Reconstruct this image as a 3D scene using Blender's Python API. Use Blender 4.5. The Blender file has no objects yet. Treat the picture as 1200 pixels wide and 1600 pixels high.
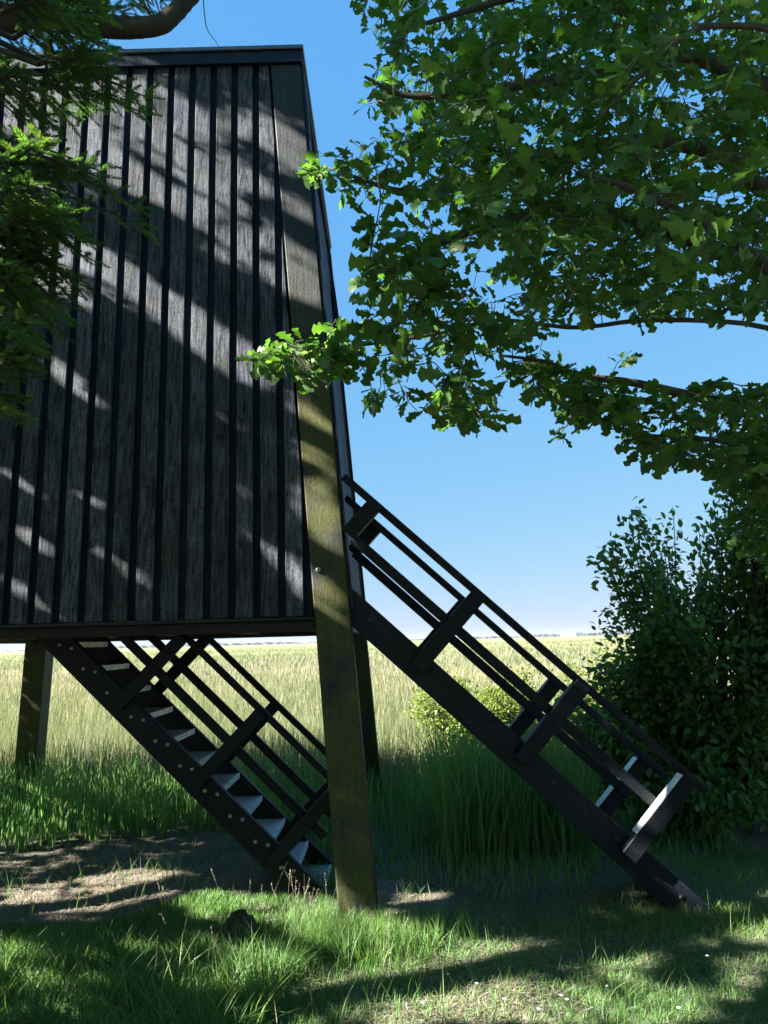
import bpy, math, random
import numpy as np
from mathutils import Vector, Matrix
random.seed(7); rng = np.random.default_rng(11)
SC = bpy.context.scene; COL = SC.collection
Rd = math.radians
# ------------------------------------------------------------------ camera
F, ROLL, PITCH, EYE = 1205., Rd(1.56), Rd(9.5), 1.6
cam = bpy.data.objects.new('camera', bpy.data.cameras.new('camera')); COL.objects.link(cam); SC.camera = cam
cam.data.sensor_fit = 'VERTICAL'; cam.data.sensor_height = 24; cam.data.lens = 24*F/1600
cam.data.clip_start = .05; cam.data.clip_end = 9000
cam.matrix_world = Matrix.Translation((0, 0, EYE)) @ Matrix.Rotation(math.pi/2+PITCH, 4, 'X') @ Matrix.Rotation(-ROLL, 4, 'Z')
# ------------------------------------------------------------------ light
SUN = Vector((-1, -.37, .67)).normalized()            # direction towards the sun
SUN_EL = math.asin(SUN.z); SUN_AZ = math.atan2(SUN.x, SUN.y)
SC.view_settings.view_transform = 'Standard'; SC.view_settings.look = 'None'
SC.view_settings.exposure = 3.0; SC.view_settings.gamma = 1; SC.view_settings.use_curve_mapping = False
W = bpy.data.worlds.new('World'); SC.world = W; W.use_nodes = True
wn = W.node_tree.nodes; wl = W.node_tree.links; wn.clear()
sky = wn.new('ShaderNodeTexSky'); sky.sky_type = 'NISHITA'; sky.sun_disc = False
sky.sun_elevation = SUN_EL; sky.sun_rotation = SUN_AZ; sky.altitude = 0
sky.air_density = 1.0; sky.dust_density = .1; sky.ozone_density = 1.6
bg = wn.new('ShaderNodeBackground'); bg.inputs['Strength'].default_value = .0555
wo = wn.new('ShaderNodeOutputWorld'); 
# cool, compressed sky colours as a phone camera records them: one power and one gain per channel, the same in every direction
sep = wn.new('ShaderNodeSeparateColor'); com = wn.new('ShaderNodeCombineColor'); wl.new(sky.outputs[0], sep.inputs[0])
for c_, (pw_, gn_) in enumerate(((.66, .352), (.31, .905), (.05, 1.98))):
    a_ = wn.new('ShaderNodeMath'); a_.operation = 'POWER'; a_.inputs[1].default_value = pw_; wl.new(sep.outputs[c_], a_.inputs[0])
    g_ = wn.new('ShaderNodeMath'); g_.operation = 'MULTIPLY'; g_.inputs[1].default_value = gn_; wl.new(a_.outputs[0], g_.inputs[0]); wl.new(g_.outputs[0], com.inputs[c_])
wl.new(com.outputs[0], bg.inputs[0]); wl.new(bg.outputs[0], wo.inputs[0])
sl = bpy.data.lights.new('sun', 'SUN'); sl.energy = 5.0; sl.angle = Rd(.5); sl.color = (1, .95, .86)
so = bpy.data.objects.new('sun', sl); COL.objects.link(so)
so.rotation_euler = SUN.to_track_quat('Z', 'Y').to_euler(); so.location = SUN*40
SC.cycles.max_bounces = 8; SC.cycles.transparent_max_bounces = 8
# ------------------------------------------------------------------ picture <-> place helpers
cR, sR, cP, sP = math.cos(ROLL), math.sin(ROLL), math.cos(PITCH), math.sin(PITCH)
def ray(u, v):
    u = np.asarray(u, float)-600; v = np.asarray(v, float)-800
    a = u*cR-v*sR; b = u*sR+v*cR
    return np.stack([a, F*cP+b*sP, F*sP-b*cP], -1)/F
def at(u, v, Y):
    d = ray(u, v); k = np.asarray(Y)/d[..., 1]
    return d*k[..., None]+np.array([0, 0, EYE])
def px(p):
    q = np.asarray(p, float)-np.array([0, 0, EYE])
    f = np.maximum(q[..., 1]*cP+q[..., 2]*sP, .05); up = -q[..., 1]*sP+q[..., 2]*cP
    a = q[..., 0]/f*F; b = -up/f*F
    return np.stack([600+a*cR+b*sR, 800-a*sR+b*cR], -1)
def inside(P, poly):
    x, y = P[..., 0], P[..., 1]; r = np.zeros(x.shape, bool); n = len(poly)
    for i in range(n):
        x1, y1 = poly[i]; x2, y2 = poly[(i+1) % n]
        if y1 == y2: continue
        r ^= ((y1 > y) != (y2 > y)) & (x < (x2-x1)*(y-y1)/(y2-y1)+x1)
    return r
# ------------------------------------------------------------------ materials
def mat(name):
    m = bpy.data.materials.new(name); m.use_nodes = True
    n = m.node_tree.nodes; b = n['Principled BSDF']
    return m, n, m.node_tree.links, b
def N(n, t, **k):
    o = n.new('ShaderNode'+t)
    for a, v in k.items():
        if a in o.inputs.keys(): o.inputs[a].default_value = v
        else: setattr(o, a, v)
    return o
def ramp(n, stops):
    r = n.new('ShaderNodeValToRGB'); e = r.color_ramp.elements
    while len(e) < len(stops): e.new(.5)
    for i, (p, c) in enumerate(stops): e[i].position = p; e[i].color = (*c, 1)
    return r
def wood(name, dark, light, algae=None, rough=.55, zfade=False, spec=.5, axis='Z', amount=.5, rnd=.35):
    m, n, l, b = mat(name)
    tc = N(n, 'TexCoord'); oi = N(n, 'ObjectInfo')
    mp = N(n, 'Mapping'); s = {'Z': (28, 28, 1.3), 'X': (1.3, 28, 28)}[axis]; mp.inputs['Scale'].default_value = s
    ofs = N(n, 'VectorMath', operation='SCALE'); ofs.inputs[0].default_value = (3, 7, 11); l.new(oi.outputs['Random'], ofs.inputs['Scale'])
    add = N(n, 'VectorMath', operation='ADD'); l.new(tc.outputs['Object'], add.inputs[0]); l.new(ofs.outputs[0], add.inputs[1])
    l.new(add.outputs[0], mp.inputs['Vector'])
    g = N(n, 'TexNoise', Scale=2.2, Detail=8, Roughness=.65, Distortion=.6); l.new(mp.outputs[0], g.inputs['Vector'])
    big = N(n, 'TexNoise', Scale=3.5, Detail=4, Roughness=.6); l.new(add.outputs[0], big.inputs['Vector'])
    fine = N(n, 'TexNoise', Scale=70, Detail=3); l.new(add.outputs[0], fine.inputs['Vector'])
    r1 = ramp(n, [(.36, dark), (.62, light)]); l.new(g.outputs['Fac'], r1.inputs[0])
    r2 = ramp(n, [(.30, (.45,)*3), (.7, (1.35,)*3)]); l.new(big.outputs['Fac'], r2.inputs[0])
    r3 = ramp(n, [(.35, (.55,)*3), (.55, (1.1,)*3)]); l.new(fine.outputs['Fac'], r3.inputs[0])
    mu = N(n, 'MixRGB', blend_type='MULTIPLY', Fac=amount+.35); l.new(r1.outputs[0], mu.inputs[1]); l.new(r2.outputs[0], mu.inputs[2])
    mu2 = N(n, 'MixRGB', blend_type='MULTIPLY', Fac=.8); l.new(mu.outputs[0], mu2.inputs[1]); l.new(r3.outputs[0], mu2.inputs[2])
    kn = N(n, 'TexVoronoi', Scale=1.); km = N(n, 'Mapping'); km.inputs['Scale'].default_value = (7, 7, 2.4) if axis == 'Z' else (2.4, 7, 7); l.new(add.outputs[0], km.inputs['Vector']); l.new(km.outputs[0], kn.inputs['Vector'])
    kr = ramp(n, [(.05, (.25,)*3), (.13, (1.,)*3)]); l.new(kn.outputs['Distance'], kr.inputs[0])
    mu3 = N(n, 'MixRGB', blend_type='MULTIPLY', Fac=.9); l.new(mu2.outputs[0], mu3.inputs[1]); l.new(kr.outputs[0], mu3.inputs[2]); mu2 = mu3
    hv = N(n, 'HueSaturation'); mr = N(n, 'MapRange'); mr.inputs['To Min'].default_value = 1-rnd; mr.inputs['To Max'].default_value = 1+rnd
    l.new(oi.outputs['Random'], mr.inputs['Value']); l.new(mr.outputs[0], hv.inputs['Value']); l.new(mu2.outputs[0], hv.inputs['Color'])
    out = hv.outputs[0]
    if algae:
        al = N(n, 'TexNoise', Scale=2.3, Detail=5, Roughness=.7); l.new(add.outputs[0], al.inputs['Vector'])
        ra = ramp(n, [(.32 if zfade else .40, (0, 0, 0)), (.50 if zfade else .62, (1, 1, 1))]); l.new(al.outputs['Fac'], ra.inputs[0])
        fm = N(n, 'Math', operation='MULTIPLY'); l.new(ra.outputs[0], fm.inputs[0]); fm.inputs[1].default_value = algae[3]
        if zfade:
            sz = N(n, 'SeparateXYZ'); l.new(tc.outputs['Object'], sz.inputs[0]); zr = N(n, 'MapRange'); l.new(sz.outputs['Z'], zr.inputs['Value'])
            for k_, v_ in (('From Min', .2), ('From Max', 1.4), ('To Min', 1.), ('To Max', .05)): zr.inputs[k_].default_value = v_
            f2 = N(n, 'Math', operation='MULTIPLY'); l.new(fm.outputs[0], f2.inputs[0]); l.new(zr.outputs[0], f2.inputs[1]); fm = f2
        mx = N(n, 'MixRGB'); l.new(fm.outputs[0], mx.inputs[0]); l.new(out, mx.inputs[1])
        gm = N(n, 'MixRGB', blend_type='MULTIPLY', Fac=.7); gm.inputs[1].default_value = (*algae[:3], 1); l.new(r3.outputs[0], gm.inputs[2])
        gm2 = N(n, 'MixRGB', blend_type='MULTIPLY', Fac=.6); l.new(gm.outputs[0], gm2.inputs[1])
        rg = ramp(n, [(.36, (.5,)*3), (.62, (1.2,)*3)]); l.new(g.outputs['Fac'], rg.inputs[0]); l.new(rg.outputs[0], gm2.inputs[2])
        l.new(gm2.outputs[0], mx.inputs[2]); out = mx.outputs[0]
    l.new(out, b.inputs['Base Color'])
    rr = N(n, 'MapRange'); rr.inputs['To Min'].default_value = rough-.12; rr.inputs['To Max'].default_value = rough+.2
    l.new(g.outputs['Fac'], rr.inputs['Value']); l.new(rr.outputs[0], b.inputs['Roughness'])
    b.inputs['Specular IOR Level'].default_value = spec
    bp = N(n, 'Bump', Strength=.5, Distance=.004); ad = N(n, 'Math', operation='ADD')
    l.new(g.outputs['Fac'], ad.inputs[0]); l.new(fine.outputs['Fac'], ad.inputs[1]); l.new(ad.outputs[0], bp.inputs['Height']); l.new(bp.outputs[0], b.inputs['Normal'])
    return m
M = {}
M['board'] = wood('board_wood', (.003, .0065, .018), (.096, .104, .126), rough=.55, spec=.12, algae=(.06, .06, .03, .22))
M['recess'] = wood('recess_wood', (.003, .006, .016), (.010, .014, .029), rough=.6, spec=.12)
M['post'] = wood('post_wood', (.007, .009, .017), (.030, .032, .038), algae=(.052, .056, .009, .92), rough=.6, spec=.35, rnd=.1, zfade=True)
M['beam'] = wood('beam_wood', (.008, .008, .009), (.026, .021, .017), axis='X', rough=.6, spec=.3)
M['stair'] = wood('stair_wood', (.002, .004, .010), (.008, .011, .020), axis='X', rough=.5, spec=.2, algae=(.012, .014, .006, .35))
M['trim'] = wood('trim_wood', (.003, .007, .022), (.008, .014, .040), rough=.5, spec=.25)
def tread_mat():
    m, n, l, b = mat('tread_metal')
    tc = N(n, 'TexCoord'); w = N(n, 'TexWave', Scale=22, Distortion=0); w.bands_direction = 'X'; l.new(tc.outputs['Object'], w.inputs['Vector'])
    ns = N(n, 'TexNoise', Scale=30, Detail=6); l.new(tc.outputs['Object'], ns.inputs['Vector'])
    r = ramp(n, [(.25, (.36, .38, .42)), (.7, (.72, .74, .78))]); l.new(w.outputs['Fac'], r.inputs[0])
    r2 = ramp(n, [(.3, (.6,)*3), (.7, (1.1,)*3)]); l.new(ns.outputs['Fac'], r2.inputs[0])
    mu = N(n, 'MixRGB', blend_type='MULTIPLY', Fac=1); l.new(r.outputs[0], mu.inputs[1]); l.new(r2.outputs[0], mu.inputs[2])
    l.new(mu.outputs[0], b.inputs['Base Color']); b.inputs['Metallic'].default_value = .35; b.inputs['Roughness'].default_value = .45
    bp = N(n, 'Bump', Strength=.6, Distance=.004); l.new(w.outputs['Fac'], bp.inputs['Height']); l.new(bp.outputs[0], b.inputs['Normal'])
    return m
M['tread'] = tread_mat()
def plain(name, col, rough=.6, metal=0, var=.3, scale=14):
    m, n, l, b = mat(name)
    tc = N(n, 'TexCoord'); ns = N(n, 'TexNoise', Scale=scale, Detail=6, Roughness=.65); l.new(tc.outputs['Object'], ns.inputs['Vector'])
    r = ramp(n, [(.3, tuple(c*(1-var) for c in col)), (.7, tuple(c*(1+var) for c in col))]); l.new(ns.outputs['Fac'], r.inputs[0])
    l.new(r.outputs[0], b.inputs['Base Color']); b.inputs['Roughness'].default_value = rough; b.inputs['Metallic'].default_value = metal
    bp = N(n, 'Bump', Strength=.4, Distance=.01); l.new(ns.outputs['Fac'], bp.inputs['Height']); l.new(bp.outputs[0], b.inputs['Normal'])
    return m
M['galv'] = plain('galvanised_steel', (.38, .38, .40), .4, .6)
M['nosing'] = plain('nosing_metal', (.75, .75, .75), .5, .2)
M['flash'] = plain('roof_flashing', (.10, .11, .14), .28, .7, .15)
M['steel'] = plain('dark_steel', (.03, .03, .032), .5, .4)
M['concrete'] = plain('concrete', (.34, .32, .29), .9)
M['soil'] = plain('dark_soil', (.05, .036, .024), .95, 0, .5, 40)
M['bark'] = plain('bark', (.04, .033, .027), .9, 0, .55, 22)
M['bark_oak'] = plain('oak_bark', (.05, .042, .033), .9, 0, .5, 26)
M['twig'] = plain('twig_bark', (.06, .05, .036), .85, 0, .4, 60)
M['grey_wood'] = plain('weathered_grey_wood', (.2, .19, .18), .9)
M['farwood'] = plain('far_woodland', (.012, .022, .03), .9, 0, .4, .02)
M['white'] = plain('white_render', (.75, .74, .70), .7, 0, .1)
M['petal'] = plain('white_petal', (.75, .75, .72), .7, 0, .1)
def leafmat(name, stops, trans, tcol, per_object, rough=.5, spec=.4):
    m, n, l, b = mat(name)
    if per_object: src = N(n, 'ObjectInfo').outputs['Random']
    else: src = N(n, 'Attribute', attribute_name='tint').outputs['Fac']
    r = ramp(n, stops); l.new(src, r.inputs[0]); l.new(r.outputs[0], b.inputs['Base Color'])
    b.inputs['Roughness'].default_value = rough; b.inputs['Specular IOR Level'].default_value = spec
    t = N(n, 'BsdfTranslucent'); mu = N(n, 'MixRGB', blend_type='MULTIPLY', Fac=1); l.new(r.outputs[0], mu.inputs[1]); mu.inputs[2].default_value = (*tcol, 1)
    l.new(mu.outputs[0], t.inputs['Color'])
    mx = N(n, 'MixShader', Fac=trans); l.new(b.outputs[0], mx.inputs[1]); l.new(t.outputs[0], mx.inputs[2])
    l.new(mx.outputs[0], n['Material Output'].inputs['Surface'])
    return m
OAK = [(0, (.04, .09, .022)), (.6, (.065, .14, .028)), (.9, (.10, .18, .034)), (1, (.18, .23, .045))]
M['oak_leaf'] = leafmat('oak_leaf', OAK, .42, (1.7, 1.9, .8), True)
M['oak_mass'] = leafmat('oak_foliage', OAK, .42, (1.7, 1.9, .8), False)
SPR = [(0, (.05, .105, .038)), (.7, (.085, .16, .045)), (1, (.16, .23, .055))]
M['spruce'] = leafmat('spruce_needle', SPR, .35, (1.5, 1.8, .8), True, .55)
M['spruce_mass'] = leafmat('spruce_foliage', SPR, .35, (1.5, 1.8, .8), False, .55)
ELM = [(0, (.045, .10, .028)), (.6, (.085, .17, .04)), (1, (.15, .24, .06))]
M['bush'] = leafmat('bush_leaf', ELM, .35, (1.5, 1.7, .8), True)
M['bush_mass'] = leafmat('bush_foliage', ELM, .35, (1.5, 1.7, .8), False)
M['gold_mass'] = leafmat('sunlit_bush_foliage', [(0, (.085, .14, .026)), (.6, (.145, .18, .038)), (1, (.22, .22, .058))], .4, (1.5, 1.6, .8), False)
M['grass'] = leafmat('green_grass', [(0, (.07, .17, .06)), (.5, (.11, .21, .058)), (.8, (.14, .21, .055)), (.92, (.17, .15, .075)), (1, (.24, .20, .12))], .4, (1.4, 1.5, .8), False, .5)
M['reed'] = leafmat('reed_blade', [(0, (.10, .225, .075)), (.4, (.15, .27, .08)), (.7, (.16, .23, .08)), (.85, (.27, .23, .13)), (1, (.36, .29, .18))], .5, (1.3, 1.4, .9), False, .55)
M['field'] = leafmat('meadow_reed', [(0, (.055, .10, .036)), (.35, (.11, .142, .058)), (.6, (.165, .175, .09)), (.8, (.22, .205, .125)), (1, (.28, .24, .165))], .4, (1.2, 1.2, .9), False, .6)
M['straw'] = leafmat('dry_straw', [(0, (.12, .095, .06)), (1, (.34, .30, .25))], .2, (1.1, 1.1, .9), False, .7)
def ground_mat():
    m, n, l, b = mat('ground_soil')
    tc = N(n, 'TexCoord')
    n1 = N(n, 'TexNoise', Scale=1.6, Detail=8, Roughness=.65); l.new(tc.outputs['Object'], n1.inputs['Vector'])
    n2 = N(n, 'TexNoise', Scale=55, Detail=5, Roughness=.7); l.new(tc.outputs['Object'], n2.inputs['Vector'])
    r1 = ramp(n, [(.35, (.04, .045, .022)), (.65, (.21, .185, .155))]); l.new(n1.outputs['Fac'], r1.inputs[0])
    r2 = ramp(n, [(.3, (.4,)*3), (.7, (1.4,)*3)]); l.new(n2.outputs['Fac'], r2.inputs[0])
    mu = N(n, 'MixRGB', blend_type='MULTIPLY', Fac=1); l.new(r1.outputs[0], mu.inputs[1]); l.new(r2.outputs[0], mu.inputs[2])
    l.new(mu.outputs[0], b.inputs['Base Color']); b.inputs['Roughness'].default_value = .95
    bp = N(n, 'Bump', Strength=.9, Distance=.03); l.new(n2.outputs['Fac'], bp.inputs['Height']); l.new(bp.outputs[0], b.inputs['Normal'])
    return m
M['ground'] = ground_mat()
def meadow_mat():
    m, n, l, b = mat('reed_meadow')
    tc = N(n, 'TexCoord')
    mp = N(n, 'Mapping'); mp.inputs['Scale'].default_value = (.012, .05, 1); l.new(tc.outputs['Object'], mp.inputs['Vector'])
    n1 = N(n, 'TexNoise', Scale=1, Detail=7, Roughness=.6); l.new(mp.outputs[0], n1.inputs['Vector'])
    r1 = ramp(n, [(.32, (.09, .135, .045)), (.5, (.15, .168, .08)), (.68, (.21, .195, .12))]); l.new(n1.outputs['Fac'], r1.inputs[0])
    l.new(r1.outputs[0], b.inputs['Base Color']); b.inputs['Roughness'].default_value = 1; b.inputs['Specular IOR Level'].default_value = .1
    return m
M['meadow'] = meadow_mat()
m_, n_, l_, b_ = mat('sea_water'); b_.inputs['Base Color'].default_value = (.03, .07, .13, 1); b_.inputs['Roughness'].default_value = .25; M['sea'] = m_
# ------------------------------------------------------------------ object helpers
def link(name, me, parent=None, **p):
    o = bpy.data.objects.new(name, me); COL.objects.link(o)
    if parent is not None: o.parent = parent
    for k, v in p.items(): o[k] = v
    return o
def empty(name, loc, **p):
    o = link(name, None, **p); o.location = loc; o.empty_display_size = .1; return o
def mesh(name, V, Fc, m, smooth=False, tint=None):
    """Fc: (n,k) array, or list of arrays / faces"""
    me = bpy.data.meshes.new(name); V = np.asarray(V, np.float32)
    if isinstance(Fc, np.ndarray): Fc = [Fc]
    if len(Fc) and not isinstance(Fc[0], np.ndarray):
        me.from_pydata(V.tolist(), [], [list(f) for f in Fc])
    else:
        tot = np.concatenate([np.full(len(f), f.shape[1], np.int32) for f in Fc]); idx = np.concatenate([f.ravel() for f in Fc]).astype(np.int32)
        me.vertices.add(len(V)); me.vertices.foreach_set('co', V.ravel()); me.loops.add(len(idx)); me.loops.foreach_set('vertex_index', idx)
        me.polygons.add(len(tot)); me.polygons.foreach_set('loop_start', np.concatenate([[0], np.cumsum(tot)[:-1]]).astype(np.int32))
        me.polygons.foreach_set('loop_total', tot); me.update(calc_edges=True)
    if tint is not None:
        a = me.attributes.new('tint', 'FLOAT', 'POINT'); a.data.foreach_set('value', np.asarray(tint, np.float32))
    if smooth: me.polygons.foreach_set('use_smooth', np.ones(len(me.polygons), bool))
    me.materials.append(m); return me
def prism(bot, top, bev=0.):
    """two matching rings -> closed solid"""
    n = len(bot); V = list(bot)+list(top)
    Fc = [tuple(range(n))[::-1], tuple(range(n, 2*n))]+[(i, (i+1) % n, n+(i+1) % n, n+i) for i in range(n)]
    return V, Fc
def solid(name, bot, top, m, parent=None, bev=.004, origin=None, **p):
    V, Fc = prism(bot, top); V = np.array(V, float); o0 = V.mean(0) if origin is None else np.array(origin, float)
    me = mesh(name, V-o0, Fc, m); o = link(name, me, parent, **p); o.location = o0
    import bmesh
    bm = bmesh.new(); bm.from_mesh(me); bmesh.ops.recalc_face_normals(bm, faces=bm.faces)
    if bev: bmesh.ops.bevel(bm, geom=list(bm.edges), offset=bev, segments=1, affect='EDGES', profile=.5, clamp_overlap=True)
    bm.to_mesh(me); bm.free()
    return o
def box(name, lo, hi, m, parent=None, bev=.004, **p):
    x0, y0, z0 = lo; x1, y1, z1 = hi
    return solid(name, [(x0, y0, z0), (x1, y0, z0), (x1, y1, z0), (x0, y1, z0)], [(x0, y0, z1), (x1, y0, z1), (x1, y1, z1), (x0, y1, z1)], m, parent, bev, **p)
class Tubes:
    def __init__(s): s.V = []; s.F = []; s.n = 0
    def add(s, pts, r0, r1, k=6, wob=0.):
        pts = np.asarray(pts, float); n = len(pts)
        T = np.gradient(pts, axis=0); T /= np.linalg.norm(T, axis=1)[:, None]+1e-9
        ref = np.where(np.abs(T[:, 2:3]) > .9, np.array([[1., 0, 0]]), np.array([[0, 0, 1.]]))
        U = np.cross(T, ref); U /= np.linalg.norm(U, axis=1)[:, None]; Wv = np.cross(T, U)
        a = np.arange(k)/k*2*math.pi; R = np.linspace(r0, r1, n)[:, None]*(1+wob*rng.uniform(-1, 1, (n, k)))
        V = pts[:, None]+R[..., None]*(np.cos(a)[None, :, None]*U[:, None]+np.sin(a)[None, :, None]*Wv[:, None])
        i = np.arange(n-1)[:, None]*k; j = np.arange(k)[None]; jn = (j+1) % k
        s.F.append(np.stack([i+j, i+jn, i+k+jn, i+k+j], -1).reshape(-1, 4)+s.n); s.V.append(V.reshape(-1, 3)); s.n += n*k
    def build(s, name, m, parent=None, smooth=True, **p):
        return link(name, mesh(name, np.concatenate(s.V), [np.concatenate(s.F)], m, smooth), parent, **p)
def curve(pts, n=24):
    """Catmull-Rom through the points"""
    P = np.asarray(pts, float); P = np.vstack([2*P[0]-P[1], P, 2*P[-1]-P[-2]]); out = []
    seg = len(P)-3
    for t in np.linspace(0, seg-1e-6, n):
        i = int(t); f = t-i; a, b, c, d = P[i:i+4]
        out.append(.5*((2*b)+(-a+c)*f+(2*a-5*b+4*c-d)*f*f+(-a+3*b-3*c+d)*f**3))
    return np.array(out)
def frames(fwd, nrm):
    f = fwd/np.linalg.norm(fwd, axis=1)[:, None]; s = np.cross(f, nrm); s /= np.linalg.norm(s, axis=1)[:, None]+1e-9
    return np.stack([s, f, np.cross(s, f)], -1)      # columns: side, forward, normal
def stamp(TV, TF, pos, Rm, sc, tint):
    """copies of one template baked into arrays"""
    n, k = len(pos), len(TV)
    V = np.einsum('nij,kj->nki', Rm, TV)*sc[:, None, None]+pos[:, None]
    Fi = (TF[None]+(np.arange(n)*k)[:, None, None]).reshape(-1, TF.shape[1])
    return V.reshape(-1, 3), Fi, np.repeat(tint, k)
def join(parts):
    V, Fc, T, o = [], [], [], 0
    for v, f, t in parts: V.append(v); Fc.append(f+o); T.append(t); o += len(v)
    return np.concatenate(V), Fc, np.concatenate(T)

# ================================================================== LARGE STRUCTURE
# ---- ground: one sheet, gently uneven near the camera
def ground_z(x, y):
    x = np.asarray(x, float); y = np.asarray(y, float)
    near = np.clip((14-np.hypot(x, y-5))/8, 0, 1)
    return near*(.018*np.sin(x*2.1+1.3)*np.cos(y*1.7)+.012*np.sin(x*5.3+y*4.1)+.006*np.sin(x*11-y*9))
gx = np.concatenate([[-3000, -600, -120, -30], np.linspace(-8, 8, 110), [30, 120, 600, 3000]])
gy = np.concatenate([[-40, -6], np.linspace(0, 14, 96), [30, 90]])
GX, GY = np.meshgrid(gx, gy); V = np.stack([GX, GY, ground_z(GX, GY)], -1).reshape(-1, 3); nx = len(gx)
i = (np.arange(len(gy)-1)[:, None]*nx+np.arange(nx-1)[None]).ravel(); Q = np.stack([i, i+1, i+nx+1, i+nx], -1)
link('ground', mesh('ground', V, Q, M['ground'], True), kind='structure')
link('meadow', mesh('meadow', [(-3000, 90, 0), (3000, 90, 0), (3000, 420, .35), (-3000, 420, .35), (-3000, 2600, .55), (3000, 2600, .55)], [(0, 1, 2, 3), (3, 2, 5, 4)], M['meadow']), kind='structure')
link('sea', mesh('sea', [(-6000, 2600, -.6), (6000, 2600, -.6), (6000, 7600, -.6), (-6000, 7600, -.6)], [(0, 1, 2, 3)], M['sea']), kind='structure')
# ---- far woods on the horizon
def far_woods():
    V, Fc = [], []; rr = np.random.default_rng(5)
    for (x0, x1, Y, h) in ((-1500, -560, 2700, 7), (-1050, -250, 2450, 11), (150, 420, 2480, 9), (380, 800, 2400, 13), (760, 1600, 2300, 12), (-300, 200, 2560, 6)):
        n = int((x1-x0)/9)
        for k in range(n):
            x = x0+(x1-x0)*k/n; w = rr.uniform(8, 16); hh = h*rr.uniform(.55, 1.1)*min(1, .3+6*min(k, n-k)/n); y = Y+rr.uniform(0, 40); o = len(V)
            for a in range(6):
                c, s = math.cos(a*math.pi/3), math.sin(a*math.pi/3)
                V += [(x+w*c, y+w*s, 0), (x+w*.8*c, y+w*.8*s, hh*.7)]
            V.append((x, y, hh))
            for a in range(6):
                b = (a+1) % 6; Fc += [(o+2*a, o+2*b, o+2*b+1, o+2*a+1), (o+2*a+1, o+2*b+1, o+12)]
    link('far_woods', mesh('far_woods', V, Fc, M['farwood'], True), kind='stuff', label='low blue line of distant woods along the horizon')
far_woods()

# ================================================================== TOWER
T = .0755; Y0 = 4.5; XR, XL = -.095, -3.75; CX = (XR+XL)/2; CY = Y0+(XR-XL)/2; HALF = (XR-XL)/2; ZB, ZT = 1.676, 5.70; PW = .212
tower = empty('bird_tower', (CX, CY, 0), label='tall black timber bird hide on leaning legs with vertical board walls', category='bird hide')
def face_pt(k, a, z, d):
    """k = face 0 front,1 right,2 back,3 left; a = along the face from its centre, d = depth inward"""
    h = HALF-T*z-d; p = [(a, -h), (h, a), (-a, h), (-h, -a)][k]
    return (CX+p[0], CY+p[1], z)
def half(z): return HALF-T*z
def put(o):
    o.location = Vector(o.location)-Vector(tower.location); return o
def face_solid(name, k, poly, d0, d1, m, bev=.003, **p):
    b = [face_pt(k, a, z, d0) for a, z in poly]; t = [face_pt(k, a, z, d1) for a, z in poly]
    o = solid(name, b, t, m, tower, bev, **p); return put(o)
def clip(poly, nx, nz, c):
    out = []; n = len(poly)
    for i in range(n):
        p, q = poly[i], poly[(i+1) % n]; dp = nx*p[0]+nz*p[1]-c; dq = nx*q[0]+nz*q[1]-c
        if dp <= 0: out.append(p)
        if dp*dq < 0: t = dp/(dp-dq); out.append((p[0]+t*(q[0]-p[0]), p[1]+t*(q[1]-p[1])))
    return out
PITCHB, GAP, LEAN = .1506, .0464, .015
def wall(k):
    edge = lambda z: half(z)-PW
    e0 = edge(0)
    ph = (-2.304-CX) if k == 0 else 0.
    for j in range(-14, 26):
        a0 = ph+PITCHB*j                                   # left edge of the recess at z = 1.8
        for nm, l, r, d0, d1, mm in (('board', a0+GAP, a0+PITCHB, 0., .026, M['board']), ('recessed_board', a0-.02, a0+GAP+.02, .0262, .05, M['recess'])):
            dz = random.uniform(-.006, .006); zb, zt = 1.757+dz, ZT+.03
            poly = [(l-LEAN*(zb-1.79), zb), (r-LEAN*(zb-1.79), zb), (r-LEAN*(zt-1.79), zt), (l-LEAN*(zt-1.79), zt)]
            g = .006 if nm == 'board' else -.03
            poly = clip(poly, 1, T, e0-g); poly = clip(poly, -1, T, e0-g)
            if len(poly) < 3 or max(q[1] for q in poly)-min(q[1] for q in poly) < .05: continue
            if max(q[0] for q in poly)-min(q[0] for q in poly) < .01: continue
            jit = random.uniform(0, .003) if nm == 'board' else 0
            face_solid(nm, k, poly, d0+jit, d1, mm, .003 if nm == 'board' else 0)
    # sill beam with its drip board, fascia and roof edge
    h = half(1.7)-PW+.004
    face_solid('bottom_beam', k, [(-h, 1.671), (h, 1.671), (h, 1.733), (-h, 1.733)], .012, .13, M['beam'])
    face_solid('drip_board', k, [(-h, 1.735), (h, 1.735), (h, 1.754), (-h, 1.754)], -.03, .12, M['beam'])
    h = half(ZT); ext = .03 if k in (0, 2) else .0
    face_solid('fascia', k, [(-h-ext, ZT), (h+ext, ZT), (h+ext-.006, ZT+.1), (-h-ext+.006, ZT+.1)], -.03, -.001, M['trim'])
for k in range(4): wall(k)
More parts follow.
